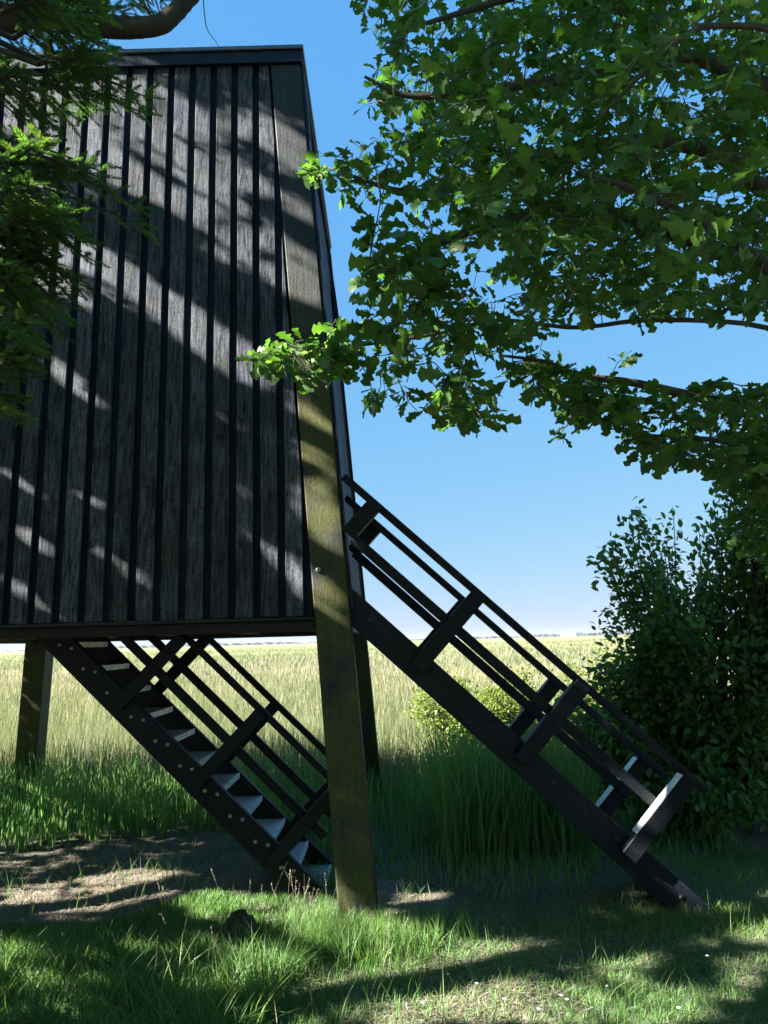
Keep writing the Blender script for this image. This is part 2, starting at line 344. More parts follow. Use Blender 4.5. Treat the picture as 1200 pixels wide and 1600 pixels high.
# corner posts, each a leaning plank-faced square timber
for sx in (1, -1):
    for sy in (-1, 1):
        rings = []
        for z in (.12 if (sx, sy) == (1, -1) else -.05, ZT-.004):
            h = half(z)+.010; a, b_ = h, h-PW; 
            r = [(CX+sx*x, CY+sy*y, z) for x, y in ((b_, b_), (a, b_), (a, a), (b_, a))]
            rings.append(r)
        lab = {'label': 'mossy green front corner post'} if (sx, sy) == (1, -1) else {}
        post = put(solid('corner_post', rings[0], rings[1], M['post'], tower, .006, **lab))
        # two narrow trim boards on the outer side of the wall part of each corner
        for dd, w in ((.0, .085), (.10, .06)):
            q0, q1 = [], []
            for z, q in ((1.79, q0), (ZT-.006, q1)):
                h = half(z)+.012; y1 = h-.012-dd; y0_ = y1-w
                for x, y in ((h, y0_), (h+.022, y0_), (h+.022, y1), (h, y1)): q.append((CX+sx*x, CY+sy*y, z))
            put(solid('corner_trim', q0, q1, M['trim'], tower, .003))
h = half(ZT+.1)+.045
put(box('roof', (CX-h, CY-h, ZT+.102), (CX+h, CY+h, ZT+.135), M['flash'], tower, .004))
h = half(1.8)-.1
put(box('floor_deck', (CX-h, CY-h, 1.78), (CX+h-.9, CY+h, 1.84), M['beam'], tower, .004))
for k, xx in enumerate(np.linspace(CX-h+.2, CX+h-.3, 5)): put(box('floor_joist', (xx-.035, CY+.3, 1.70), (xx+.035, CY+h, 1.778), M['beam'], tower, .004))
# hatch flap near the top of the right side
q = [face_pt(1, a, z, -d) for a, z, d in ((1.0, 4.82, .014), (1.25, 4.82, .014), (1.25, 4.82, .06), (1.0, 4.82, .06))]; q2 = [face_pt(1, a, z, -d) for a, z, d in ((1.0, 5.22, .014), (1.25, 5.22, .014), (1.25, 5.22, .045), (1.0, 5.22, .045))]
put(solid('hatch', q, q2, M['trim'], tower, .003))
# steel foot and side plate under the front corner, bolt in the post
fx, fy = XR-.11, Y0+.11
put(box('steel_foot', (fx-.035, fy-.03, -.06), (fx+.035, fy+.03, .128), M['steel'], tower, .003))
put(box('steel_plate', (XR-.006, Y0+.03, .17), (XR+.004, Y0+.11, .36), M['steel'], tower, .002))
bz = 2.035; b0 = face_pt(0, half(bz)-.157, bz, 0)
def bolt_mesh():
    tb = Tubes(); tb.add([(0, .006, 0), (0, -.006, 0), (0, -.010, 0), (0, -.0115, 0)], .013, .013, 8)
    V = np.concatenate(tb.V); V[16:24, ::2] *= .8; V[24:, ::2] *= .3
    return mesh('bolt', V, [np.concatenate(tb.F)], M['galv'], True)
BOLT = bolt_mesh(); BOLT_DARK = BOLT.copy(); BOLT_DARK.name = 'dark_bolt'; BOLT_DARK.materials[0] = M['steel']
o = link('bolt', BOLT, tower); o.location = Vector(b0)-Vector(tower.location)+Vector((0, -.014, 0)); o.scale = (1.3, 1.3, 1.3)
ft = solid('concrete_footing', [(fx+.2*math.cos(a), fy+.2*math.sin(a), -.15) for a in np.linspace(0, 2*math.pi, 13)[:-1]], [(fx+.19*math.cos(a), fy+.19*math.sin(a), .004) for a in np.linspace(0, 2*math.pi, 13)[:-1]], M['concrete'], None, .006)
ft['label'] = 'round pale concrete footing under the mossy front corner post'; ft['category'] = 'footing'

# ================================================================== STAIRS
def stair(label, A, ang, Yn, Yf, s0, s1, posts_n, posts_f, mid, top, far_drop, tread_s, mid_rng, top_rng, bolts, post_w, first=None):
    u = np.array([math.cos(ang), -math.sin(ang)]); n = np.array([math.sin(ang), math.cos(ang)])
    P = lambda s, q, Y: (A[0]+s*u[0]+q*n[0], Y, A[1]+s*u[1]+q*n[1])
    root = empty('timber_stair', P(s1, -.08, (Yn+Yf)/2), label=label, category='stair')
    root.location.z = 0
    def sol(nm, quad, Ya, Yb, m, bev=.004, **p):
        b = [P(s, q, Ya) for s, q in quad]; t = [P(s, q, Yb) for s, q in quad]
        # local X runs along the flight so that the grain follows the timber
        V, Fc = prism(b, t); V = np.array(V); c = V.mean(0); rot = Matrix.Rotation(ang, 3, 'Y'); inv = np.array(rot.inverted())
        import bmesh
        me = mesh(nm, (V-c)@inv.T, Fc, m); bm = bmesh.new(); bm.from_mesh(me); bmesh.ops.recalc_face_normals(bm, faces=bm.faces)
        if bev: bmesh.ops.bevel(bm, geom=list(bm.edges), offset=bev, segments=1, affect='EDGES', clamp_overlap=True)
        bm.to_mesh(me); bm.free()
        o = link(nm, me, root, **p); o.location = Vector(c)-root.location; o.rotation_euler = rot.to_euler(); return o
    foot = (0-A[1])/(-math.sin(ang))
    for Y, nr in ((Yn, True), (Yf, False)):
        st = sol('stringer', [(s0, -.17), (s1-.03, -.17), (s1+.03, -.12), (s1, 0), (s0, 0)], Y, Y+.05, M['stair'])
        if nr:
            for s, q in bolts:
                bo = link('bolt', BOLT_DARK if first else BOLT, st); bo.location = st.matrix_basis.inverted() @ (Vector(P(s, q, Y-.001))-root.location)
                bo.rotation_euler = (0, -st.rotation_euler.y, 0)
        out = -1 if nr else 1; pd = .085 if first else .045; ya = Y-pd-.001 if nr else Y+.051; dq = 0 if nr else far_drop
        for s in (posts_n if nr else posts_f):
            qb = .23+dq if (first and s < 0) else -.10
            sol('handrail_post', [(s-post_w/2, qb), (s+post_w/2, qb), (s+post_w/2, top-.004+dq), (s-post_w/2, top-.004+dq)], ya, ya+pd, M['stair'])
            if first and s == (posts_n if nr else posts_f)[-1]: sol('sunlit_edge_strip', [(s-post_w/2-.004, .03+dq), (s-post_w/2-.0005, .03+dq), (s-post_w/2-.0005, top-.03+dq), (s-post_w/2-.004, top-.03+dq)], ya+.002, ya+pd-.002, M['nosing'], 0, label='pale strip standing in for sunlight on the post edge')  # sun glare on the lowest post's edge, painted as an added pale strip
        yr = ya+(pd+.001 if nr else -.036)
        sol('mid_rail', [(mid_rng[0], mid-.03+dq), (mid_rng[1], mid-.03+dq), (mid_rng[1], mid+.03+dq), (mid_rng[0], mid+.03+dq)], yr, yr+.035, M['stair'])
        sol('handrail', [(top_rng[0], top-.022+dq), (top_rng[1], top-.022+dq), (top_rng[1], top+.022+dq), (top_rng[0], top+.022+dq)], yr-.004, yr+.04, M['stair'])
    proto = None
    for s in tread_s:
        x, _, z = P(s, -.004, Yn); z -= .0
        if proto is None:
            me = bpy.data.meshes.new('tread'); w = Yf-Yn-.054
            V, Fc = prism([(-.21, -w/2, -.03), (-.012, -w/2, -.03), (-.012, w/2, -.03), (-.21, w/2, -.03)], [(-.21, -w/2, 0), (-.012, -w/2, 0), (-.012, w/2, 0), (-.21, w/2, 0)])
            me = mesh('tread', V, Fc, M['tread'])
            V, Fc = prism([(-.0115, -w/2, -.034), (0, -w/2, -.034), (0, w/2, -.034), (-.0115, w/2, -.034)], [(-.0115, -w/2, .003), (0, -w/2, .003), (0, w/2, .003), (-.0115, w/2, .003)])
            nm_ = mesh('nosing', V, Fc, M['nosing']); proto = (me, nm_)
        t = link('tread', proto[0], root); t.location = Vector((x, (Yn+.05+Yf)/2, z))-root.location
        link('nosing', proto[1], t)
    return root, P
a1 = Rd(44.3)
bl = []
for k in range(11):
    s = .12+.232*k
    bl += [(s-.07, -.085), (s+.005, -.045)]
stair('dark timber stair with ribbed metal treads beneath the hide', (-2.199, 1.73), a1, 5.30, 5.93, -.25, 2.46, (.63, 1.365, 2.07), (.63, 1.365, 2.07), .24, .53, 0, [.115+.2335*k for k in range(-1, 11)], (-.15, 2.22), (.05, 2.14), bl, .085)
a2 = Rd(42.9); K = 4.68/4.9
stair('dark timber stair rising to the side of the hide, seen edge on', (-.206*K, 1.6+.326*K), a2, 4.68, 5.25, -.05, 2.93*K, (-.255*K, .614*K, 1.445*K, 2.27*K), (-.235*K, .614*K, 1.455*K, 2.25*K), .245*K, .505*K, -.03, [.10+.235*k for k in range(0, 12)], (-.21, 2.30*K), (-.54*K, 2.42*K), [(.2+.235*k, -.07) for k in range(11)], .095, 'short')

# ================================================================== TREES AND BUSHES
LEAF_V = {}
def oak_leaf(seed):
    """lobed oak leaf, unit length along +Y, folded at the midrib and slightly curled"""
    r = np.random.default_rng(seed)
    nl_ = r.choice([3, 4]); ph = r.uniform(-.3, .3); ys = np.linspace(0, 1, 15)
    env = lambda y: .012+.92*(y**1.25)*(1-y)**.60
    ws = [env(y)*(.76+.28*math.cos(2*math.pi*(nl_*y**.9+.5)+ph)) if 0 < y < 1 else .010*(1-y) for y in ys]
    V, Fc = [], []
    def lift(x, y): return .30*abs(x)*.6-.16*(y-.3)**2+.05*math.sin(9*y+seed)*abs(x)*3
    for i, y in enumerate(ys): V.append((0, y, lift(0, y)))
    n = len(ys)
    for sg in (-1, 1):
        o = len(V)
        for i, (y, w) in enumerate(zip(ys, ws)):
            w *= r.uniform(.92, 1.08); yy = y+.10*w; yy = max(0, min(1, yy))
            V.append((sg*w, yy, lift(w, yy)))
        for i in range(n-1):
            q = (i, i+1, o+i+1, o+i) if sg < 0 else (i, o+i, o+i+1, i+1); Fc.append((q[0], q[1], q[2])); Fc.append((q[0], q[2], q[3]))
    return np.array(V), np.array(Fc)
def oval_leaf(w=.3):
    V = [(0, 0, 0), (-w*.8, .3, .06), (0, .33, 0), (w*.8, .3, .06), (-w*.75, .65, .04), (0, .68, -.02), (w*.75, .65, .04), (0, 1, -.1)]
    Fc = [(0, 2, 1), (0, 3, 2), (1, 2, 5), (1, 5, 4), (2, 3, 6), (2, 6, 5), (4, 5, 7), (5, 6, 7)]
    return np.array(V, float), np.array(Fc)
OAKL = [oak_leaf(k) for k in range(5)]; OVAL = [oval_leaf(.27), oval_leaf(.34)]
def sprig(seed, L=1., n=90, wide=.17, nw=.0085):
    """spruce shoot of unit length: stem with needles all round, pointing forward"""
    r = np.random.default_rng(seed); V, Fc = [], []
    def tri(p, d, w, l):
        d = d/np.linalg.norm(d); s = np.cross(d, (0, 0, 1.)); s /= np.linalg.norm(s)+1e-9; o = len(V)
        V.extend([p-s*w, p+s*w, p+d*l*.6+s*w*.8, p+d*l, p+d*l*.6-s*w*.8]); Fc.extend([(o, o+1, o+2), (o, o+2, o+4), (o+4, o+2, o+3)])
    for k in range(n):
        t = k/n; a = r.uniform(-.5, math.pi+.5) if k % 3 else r.uniform(math.pi, 2*math.pi)
        p = np.array([0, t*.94, -.05*t*t]); d = np.array([math.cos(a), .75+.4*t, math.sin(a)*.55+.1])
        tri(p, d, nw, wide*(1.05-.5*t**3)*r.uniform(.8, 1.1))
    o = len(V); V.extend([np.array(q) for q in ((-.012, 0, 0), (.012, 0, 0), (0, .98, -.05), (0, 0, .02))]); Fc.extend([(o, o+1, o+2), (o, o+2, o+3), (o+1, o+3, o+2)])
    return np.array(V), np.array(Fc)
SPRIG = [sprig(k, n=84, wide=.20, nw=.0125) for k in range(4)]
SPRIG_LO = [sprig(10+k, n=5, wide=.36, nw=.085) for k in range(3)]
for sp in SPRIG_LO: sp[0][:, 0] *= 1.0
def leaves_split(parent, name, tmpl, pos, Rm, sc, tint, m_obj, m_mass, mass_name, keep=300, far=None):
    """the largest-showing leaves as objects that share a few meshes; the rest joined into one part"""
    P = px(pos); dist = np.linalg.norm(pos-np.array([0, 0, EYE]), axis=1)
    vis = (P[:, 0] > 0) & (P[:, 0] < 1200) & (P[:, 1] > 0) & (P[:, 1] < 1600) & (pos[:, 1] > .5)
    size = np.where(vis, sc/dist, 0); order = np.argsort(-size); big = order[:keep]; big = big[size[big] > 0]
    rest = np.setdiff1d(np.arange(len(pos)), big)
    ms = []
    for k, (v, f) in enumerate(tmpl): ms.append(mesh(name, v, f, m_obj, True))
    base = Vector(parent.location)
    for i in big:
        o = link(name, ms[i % len(tmpl)], parent)
        mw = Matrix(Rm[i].tolist()).to_4x4(); mw = Matrix.Translation(Vector(pos[i])-base) @ mw @ Matrix.Scale(sc[i], 4); o.matrix_local = mw
    parts = []
    for k, (v, f) in enumerate(tmpl):
        s = rest[rest % len(tmpl) == k]
        if far is not None: s = s[vis[s]]
        if len(s): parts.append(stamp(v, f, pos[s], Rm[s], sc[s], tint[s]))
    if far is not None:
        s = rest[~vis[rest]]; parts.append(stamp(far[0], far[1], pos[s], Rm[s], sc[s], tint[s]))
    if parts:
        V, Fc, Tn = join(parts)
        o = link(mass_name, mesh(mass_name, V-np.array(parent.location), Fc, m_mass, True, Tn), parent, kind='stuff')
def unit(v): return v/(np.linalg.norm(v, axis=-1)[..., None]+1e-9)
SUNV = np.array(SUN)
# ---------------------------------------------------------------- where the sun gets through on the wall and the ground
# streaks on the wall: (x0, y0, x1, y1, half width) in photograph pixels, used to find the points of the wall that the tree leaves open
STREAKS = [(60, 95, 190, 170, 16), (20, 130, 200, 235, 22), (30, 190, 330, 330, 20), (130, 120, 250, 185, 14), (190, 130, 330, 215, 13), (235, 130, 420, 235, 5),
 (200, 200, 350, 285, 15), (215, 250, 400, 370, 14), (330, 240, 470, 330, 11), (400, 200, 500, 262, 20), (310, 310, 505, 430, 19), (340, 375, 515, 470, 15), (440, 400, 520, 460, 18),
 (60, 375, 200, 440, 16), (130, 400, 300, 500, 17), (215, 455, 380, 560, 18), (290, 520, 400, 590, 12), (0, 400, 120, 460, 14),
 (50, 545, 130, 590, 7), (90, 590, 170, 640, 8), (0, 730, 60, 775, 5), (10, 815, 110, 880, 8), (150, 860, 250, 925, 5), (210, 780, 260, 815, 6), (0, 905, 80, 950, 7), (120, 770, 180, 805, 5),
 (460, 560, 540, 610, 6), (465, 640, 545, 690, 8), (490, 720, 550, 790, 22), (480, 790, 548, 860, 20), (360, 750, 400, 775, 8), (400, 840, 440, 870, 12), (440, 880, 550, 962, 16), (330, 640, 380, 670, 4)]
DARKS = [(165, 185, 330, 290, 3), (235, 190, 345, 255, 5), (240, 255, 420, 370, 4), (300, 205, 440, 300, 3), (180, 225, 300, 300, 5), (350, 230, 470, 320, 4), (380, 335, 500, 425, 3), (120, 160, 230, 240, 4), (60, 190, 160, 260, 4), (300, 350, 420, 440, 4), (30, 150, 110, 210, 4), (140, 430, 260, 510, 3), (80, 400, 180, 470, 3), (420, 260, 500, 310, 4)]
GROUND_LIGHT = [(40, 1400, 270, 1385, 16), (100, 1425, 170, 1410, 10), (330, 1420, 520, 1425, 16), (500, 1440, 600, 1445, 12), (620, 1405, 690, 1400, 7), (600, 1440, 640, 1442, 12),
 (560, 1540, 660, 1560, 18), (620, 1480, 830, 1500, 13), (600, 1520, 700, 1500, 12), (740, 1545, 860, 1560, 12), (700, 1580, 860, 1570, 16), (860, 1590, 930, 1592, 10), (1130, 1436, 1240, 1446, 12), (1130, 1460, 1230, 1470, 8), (820, 1490, 900, 1515, 6),
 (440, 1580, 520, 1560, 8), (380, 1500, 400, 1500, 6)]
_r = np.random.default_rng(77)
for _k in range(75):
    _x, _y = _r.uniform(430, 1230), _r.uniform(1455, 1630); _l = _r.uniform(8, 38); GROUND_LIGHT.append((_x, _y, _x+_l, _y+_l*_r.uniform(-.1, .45), _r.uniform(4, 11)))
for _k in range(34):
    _x, _y = _r.uniform(-60, 420), _r.uniform(1470, 1620); _l = _r.uniform(5, 22); GROUND_LIGHT.append((_x, _y, _x+_l, _y+_l*_r.uniform(-.1, .4), _r.uniform(4, 9)))
def near_seg(P, segs):
    m = np.zeros(P.shape[:-1], bool)
    for x0, y0, x1, y1, w in segs:
        a = np.array([x0, y0], float); d = np.array([x1-x0, y1-y0], float); L = d@d
        t = np.clip(((P-a)@d)/max(L, 1e-6), 0, 1); q = P-(a+t[..., None]*d); w = w*1.2+2 if w > 9 else w+1
        m |= (q**2).sum(-1) < w*w
    return m
def open_to_sun(p):
    """True where a leaf at p would take away one of the lit patches"""
    p = np.asarray(p, float); s = SUNV; r = np.zeros(p.shape[:-1], bool)
    # down-sun to the front wall plane  y = Y0 + T z
    k = (p[..., 1]-Y0-T*p[..., 2])/(s[1]-T*s[2]); h = p-k[..., None]*s
    onwall = (k > 0) & (h[..., 2] > 1.6) & (h[..., 2] < 6.1) & (h[..., 0] < XR-T*h[..., 2]+.02) & (h[..., 0] > -3.6)
    hp = px(h)+3.5*np.stack([np.sin(p[..., 1]*61+p[..., 2]*43), np.sin(p[..., 1]*47-p[..., 2]*71)], -1); r |= onwall & near_seg(hp, STREAKS) & ~near_seg(hp, DARKS)
    k = p[..., 2]/s[2]; g = p-k[..., None]*s; ong = (g[..., 1] > 2.5) & (g[..., 1] < 7) & ~onwall
    r |= ong & near_seg(px(g), GROUND_LIGHT)
    # the outer sprays of the oak on the left side, and the foot of the stair
    for c, rad in (((-.28, 3.05, 2.95), .26), ((-.05, 3.05, 3.55), .2), ((.02, 3.2, 2.95), .22), ((.25, 3.2, 3.0), .2), ((-.88, 2.2, 2.95), .17), ((-.75, 2.25, 2.75), .13), ((1.55, 4.63, .62), .12), ((-.45, 3.05, 2.95), .2), ((1.2, 3.4, 3.1), .12), ((.5, 3.2, 3.4), .12)):
        q = p-np.array(c); t = q@s; r |= (t > 0) & (((q-t[..., None]*s)**2).sum(-1) < rad*rad)
    return r
def blocks(p, d, sc):
    r = open_to_sun(p)
    for t in (.3, .6, 1.0): r |= open_to_sun(p+d*(sc*t)[:, None])
    return r
# ---------------------------------------------------------------- oak on the right
def limb_path(pts): return curve([at(u, v, Y) for u, v, Y in pts], 26)
oak = empty('oak_tree', (3.3, 4.3, 0), label='leafy oak tree reaching in from the right with lobed leaves', category='tree')
OB = np.array(oak.location)
limbs = []
def tree_limb(par, pts, r0, r1, m, name='branch', wob=.06, k=8):
    tb = Tubes(); tb.add(np.asarray(pts)-np.array(par.location), r0, r1, k, wob); tb.build(name, m, par)
tr = curve([(3.3, 4.3, -.1), (3.25, 4.25, 1.2), (3.15, 4.2, 2.6), (3.2, 4.0, 4.2), (3.0, 3.8, 6.0), (3.1, 3.7, 8.0)], 26); tree_limb(oak, tr, .2, .07, M['bark_oak'], 'trunk', .05, 10)
LIMBS = [([(3.15, 4.2, 2.7)], [(1290, 690, 4.1), (1200, 640, 3.9), (1110, 625, 3.8), (1000, 600, 3.7), (900, 585, 3.6), (850, 565, 3.5), (780, 555, 3.4)], .036, .006),
 ([(3.2, 4.05, 3.2)], [(1300, 560, 3.9), (1190, 510, 3.7), (1020, 500, 3.5), (900, 512, 3.4), (780, 500, 3.3), (690, 520, 3.2), (600, 535, 3.15), (470, 550, 3.1)], .014, .005),
 ([(3.2, 4.0, 4.0)], [(1280, 470, 3.8), (1180, 420, 3.6), (1020, 350, 3.4), (880, 330, 3.3), (740, 360, 3.2), (650, 400, 3.1), (600, 440, 3.0)], .05, .007),
 ([(3.1, 3.9, 4.8)], [(1250, 300, 3.6), (1120, 240, 3.4), (980, 220, 3.2), (800, 260, 3.1), (650, 300, 3.1), (520, 265, 3.1)], .045, .006),
 ([(3.05, 3.85, 5.6)], [(1230, 120, 3.4), (1080, 90, 3.2), (900, 120, 3.1), (760, 140, 3.0), (640, 150, 3.0), (570, 120, 3.0)], .04, .006),
 ([(3.0, 3.8, 6.0)], [(1150, -80, 3.1), (1000, -60, 3.0), (850, -20, 3.0), (720, 20, 3.0), (620, 50, 3.0)], .035, .006),
 ([(3.1, 3.9, 4.6)], [(1260, 60, 2.6), (1130, 40, 2.4), (1070, 55, 2.35), (1010, 110, 2.4), (930, 190, 2.5)], .013, .005),
 ([(3.15, 4.1, 3.4)], [(1300, 480, 3.0), (1150, 380, 2.7), (1000, 300, 2.6), (900, 270, 2.5)], .03, .006),
 ([(3.15, 4.2, 2.5)], [(1320, 800, 3.9), (1230, 720, 3.6), (1130, 690, 3.5), (1020, 680, 3.4)], .035, .006)]
for st, pts, r0, r1 in LIMBS:
    p = np.vstack([np.array(st), np.array([at(*q) for q in pts])]); c = curve(p, 34); limbs.append(c); tree_limb(oak, c, r0*1.15, r1, M['bark_oak'])
LP = np.concatenate(limbs)
MAIN = [(560, 20), (590, -60), (1270, -60), (1270, 470), (1190, 505), (1130, 485), (1040, 500), (960, 495), (900, 490), (850, 500), (850, 560), (800, 600), (780, 650), (765, 685), (720, 660), (690, 685), (650, 640), (600, 630), (575, 645), (585, 600), (555, 560), (560, 500), (575, 450), (570, 405), (620, 380), (600, 340), (575, 310), (540, 300), (565, 240), (585, 180), (560, 150), (578, 110)]
LOWER = [(790, 560), (900, 580), (960, 600), (1040, 620), (1080, 595), (1150, 580), (1200, 600), (1270, 590), (1270, 790), (1140, 775), (1100, 735), (1050, 725), (1000, 705), (955, 705), (965, 670), (900, 650), (880, 695), (865, 695), (895, 640), (830, 610)]
SPRAY1 = [(388, 556), (440, 525), (520, 505), (560, 495), (570, 560), (520, 585), (450, 592)]
SPRAY2 = [(470, 262), (510, 232), (565, 250), (575, 310), (525, 312)]
SPRAY3 = [(940, 530), (1010, 520), (1010, 560), (945, 570)]
HOLES = [[(1000, 640), (1060, 650), (1040, 690), (990, 670)], [(900, 230), (930, 225), (935, 260)], [(960, 200), (985, 195), (980, 225)], [(1090, 245), (1120, 240), (1110, 275)], [(960, 300), (985, 300), (975, 325)], [(730, 330), (770, 320), (760, 350)], [(800, 640), (840, 620), (850, 680)], [(690, 395), (760, 380), (770, 430), (700, 450)], [(600, 300), (640, 330), (650, 380), (600, 380)], [(545, 320), (560, 420), (530, 470)], [(1045, 130), (1105, 120), (1110, 165), (1050, 180)], [(870, 505), (1190, 505), (1190, 585), (870, 560)], [(640, 40), (690, 45), (660, 70)], [(600, 165), (640, 180), (620, 220)], [(690, 560), (720, 575), (700, 610)], [(1150, 280), (1200, 290), (1200, 330), (1150, 330)]]
def sample_poly(poly, n, y0, y1):
    a = np.array(poly, float); lo, hi = a.min(0), a.max(0); out = np.zeros((0, 2))
    while len(out) < n:
        q = rng.uniform(lo, hi, (n*3, 2)); q = q[inside(q, poly)]; out = np.vstack([out, q])
    out = out[:n]; Y = rng.uniform(y0, y1, n); return at(out[:, 0], out[:, 1], Y), out
cl = []
for poly, n, y0, y1 in ((MAIN, 980, 2.5, 4.6), (LOWER, 330, 3.0, 4.1), (SPRAY1, 40, 2.95, 3.25), ([(1120, 690), (1280, 690), (1280, 900), (1160, 860)], 120, 3.6, 4.6), (SPRAY2, 15, 2.95, 3.2), (SPRAY3, 5, 3.4, 3.6),
        ([(760, -60), (1270, -60), (1270, 480), (900, 480), (700, 330), (640, 120)], 750, 2.6, 5.4), ([(560, 330), (700, 330), (720, 520), (570, 520)], 40, 2.4, 2.7)):
    p, q = sample_poly(poly, n, y0, y1); bad = np.zeros(n, bool)
    for h in HOLES: bad |= inside(q, h)
    cl.append(p[~bad | (rng.random(n) < .15)])
# the part of the crown above and beside the picture
p = np.stack([rng.normal(2.9, .9, 900), rng.normal(3.6, .9, 900), rng.uniform(3.6, 7.6, 900)], -1); q = px(p); p = p[((q[:, 1] < -30) | (q[:, 0] > 1250)) & (p[:, 1] > 1.2)]; cl.append(p)
cl = np.concatenate(cl+[sample_poly([(650, 60), (1180, 30), (1180, 420), (900, 440), (640, 330)], 40, 2.05, 2.6)[0]])
tw = Tubes(); pos, fw, nr, sc = [], [], [], []
dl = np.array([((LP-c)**2).sum(1).min() for c in cl]); cl = cl[np.argsort(dl)]; KN = LP.copy()
for c in cl:
    d2 = ((KN-c)**2).sum(1); b = KN[np.argmin(d2)]; KN = np.vstack([KN, c]) if len(KN) < 9000 else KN
    L = math.sqrt(d2.min()); dirn = (c-b)/(L+1e-6)
    mid = (b+c)/2+rng.normal(0, .012, 3)+np.array([0, 0, .15*L])
    tw.add(np.array([b, mid, c]), min(.0022+.006*L, .0042), .0016, 4)
    nl = rng.integers(4, 8)
    for j in range(nl):
        a = rng.uniform(0, 2*math.pi); e = unit(np.array([math.cos(a), math.sin(a), rng.uniform(-.75, .25)])+dirn*.6)
        pos.append(c-dirn*rng.uniform(0, .09)+e*.012); fw.append(e); nr.append(np.array([0, 0, 1.])+rng.normal(0, .8, 3)); sc.append(rng.choice([rng.uniform(.045, .075), rng.uniform(.055, .09), rng.uniform(.08, .12)]))
pos, fw, nr, sc = map(np.array, (pos, fw, nr, sc))
tw.V = [v-OB for v in tw.V]; tw.build('twigs', M['twig'], oak, kind='stuff')
leaves_split(oak, 'leaf', OAKL, pos, frames(fw, nr), sc, np.clip(rng.beta(2, 2.6, len(pos)), 0, 1), M['oak_leaf'], M['oak_mass'], 'foliage', 300, OVAL[1])
# ---------------------------------------------------------------- spruce on the left, close to the camera
def needle_tree(root, sp_pts, keep, tmpl, m_obj, m_mass, Ls):
    pos, fw, nr = sp_pts; sc = rng.uniform(*Ls, len(pos))
    leaves_split(root, 'shoot', tmpl, pos, frames(fw, nr), sc, np.clip(rng.beta(2, 3, len(pos)), 0, 1), m_obj, m_mass, 'foliage', keep, SPRIG_LO[0])
spruce = empty('spruce_tree', (-2.5, 1.6, 0), label='spruce with flat green needle shoots hanging in from the left edge', category='tree')
SB = np.array(spruce.location)
tree_limb(spruce, curve([(-2.5, 1.6, -.1), (-2.48, 1.61, 2), (-2.51, 1.59, 4.5), (-2.5, 1.6, 7.4)], 20), .14, .02, M['bark'], 'trunk', .05, 10)
BR = [(0, 20, 2.2, 120, 30), (20, 60, 2.3, 150, 20), (60, 100, 2.2, 140, 120), (60, 130, 2.35, 225, 150), (-20, 120, 2.1, 90, 170), (-10, 30, 2.4, 180, 10),
      (-40, 250, 2.2, 205, 318), (-40, 260, 2.1, 150, 275), (-20, 300, 2.05, 110, 350), (-40, 330, 2.2, 130, 400), (-40, 400, 2.2, 95, 450), (-40, 430, 2.1, 90, 490), (-50, 560, 2.0, 25, 590), (-50, 500, 2.1, 30, 530), (-60, 620, 2.0, 10, 640), (-60, 380, 2.3, 100, 430)]
sp_pos, sp_f, sp_n = [], [], []
def spray(root, p0, p1, n, wid, tubes, drop=.05):
    """flat spruce branch from p0 to p1 with side shoots"""
    pts = curve([p0, (p0+p1)/2+np.array([0, 0, drop]), p1], 14); tubes.append((pts, .010, .0025))
    d = unit(p1-p0); side = unit(np.cross(d, np.array([0, 0, 1.])))
    for t in np.linspace(.12, 1, n):
        i = t*13; k = min(int(i), 12); b = pts[k]*(1-(i-k))+pts[k+1]*(i-k)
        for sg in (-1, 1):
            l = wid*(1.05-.75*t)*rng.uniform(.6, 1.1)
            e = unit(d*.75+sg*side*1.0+np.array([0, 0, rng.uniform(-.35, .1)])); m = max(1, int(l/.055))
            if m > 1: tubes.append((np.array([b, b+e*l*.9]), .004, .0018))
            for j in range(m):
                q = b+e*l*(j/m); 
                sp_pos.append(q); sp_f.append(unit(e+rng.normal(0, .10, 3))); sp_n.append(np.array([0, 0, 1.])+rng.normal(0, .25, 3))
                if j:
                    for s2 in (-1, 1):
                        if rng.random() < .75: sp_pos.append(q); sp_f.append(unit(e*.8+s2*np.cross(e, [0, 0, 1.])*.8+rng.normal(0, .1, 3))); sp_n.append(np.array([0, 0, 1.])+rng.normal(0, .25, 3))
        if t == 1: sp_pos.append(b); sp_f.append(d); sp_n.append(np.array([0, 0, 1.]))
BR = BR+[(a+rng.uniform(-30, 30), b+rng.uniform(-35, 35), Y+rng.uniform(-.15, .35), c+12-abs(rng.normal(0, 28)), d+rng.uniform(-30, 30)) for a, b, Y, c, d in BR for k in range(1)]
tubes = []
for u0, v0, Y, u1, v1 in BR:
    p0 = at(u0, v0, Y); p1 = at(u1, v1, Y+rng.uniform(-.1, .15))
    tp = np.array([-2.5, 1.6, p0[2]+.15]); tubes.append((curve([tp, (tp+p0)/2+np.array([0, 0, .04]), p0], 10), .018, .010)); spray(spruce, p0, p1, 8, .20, tubes)
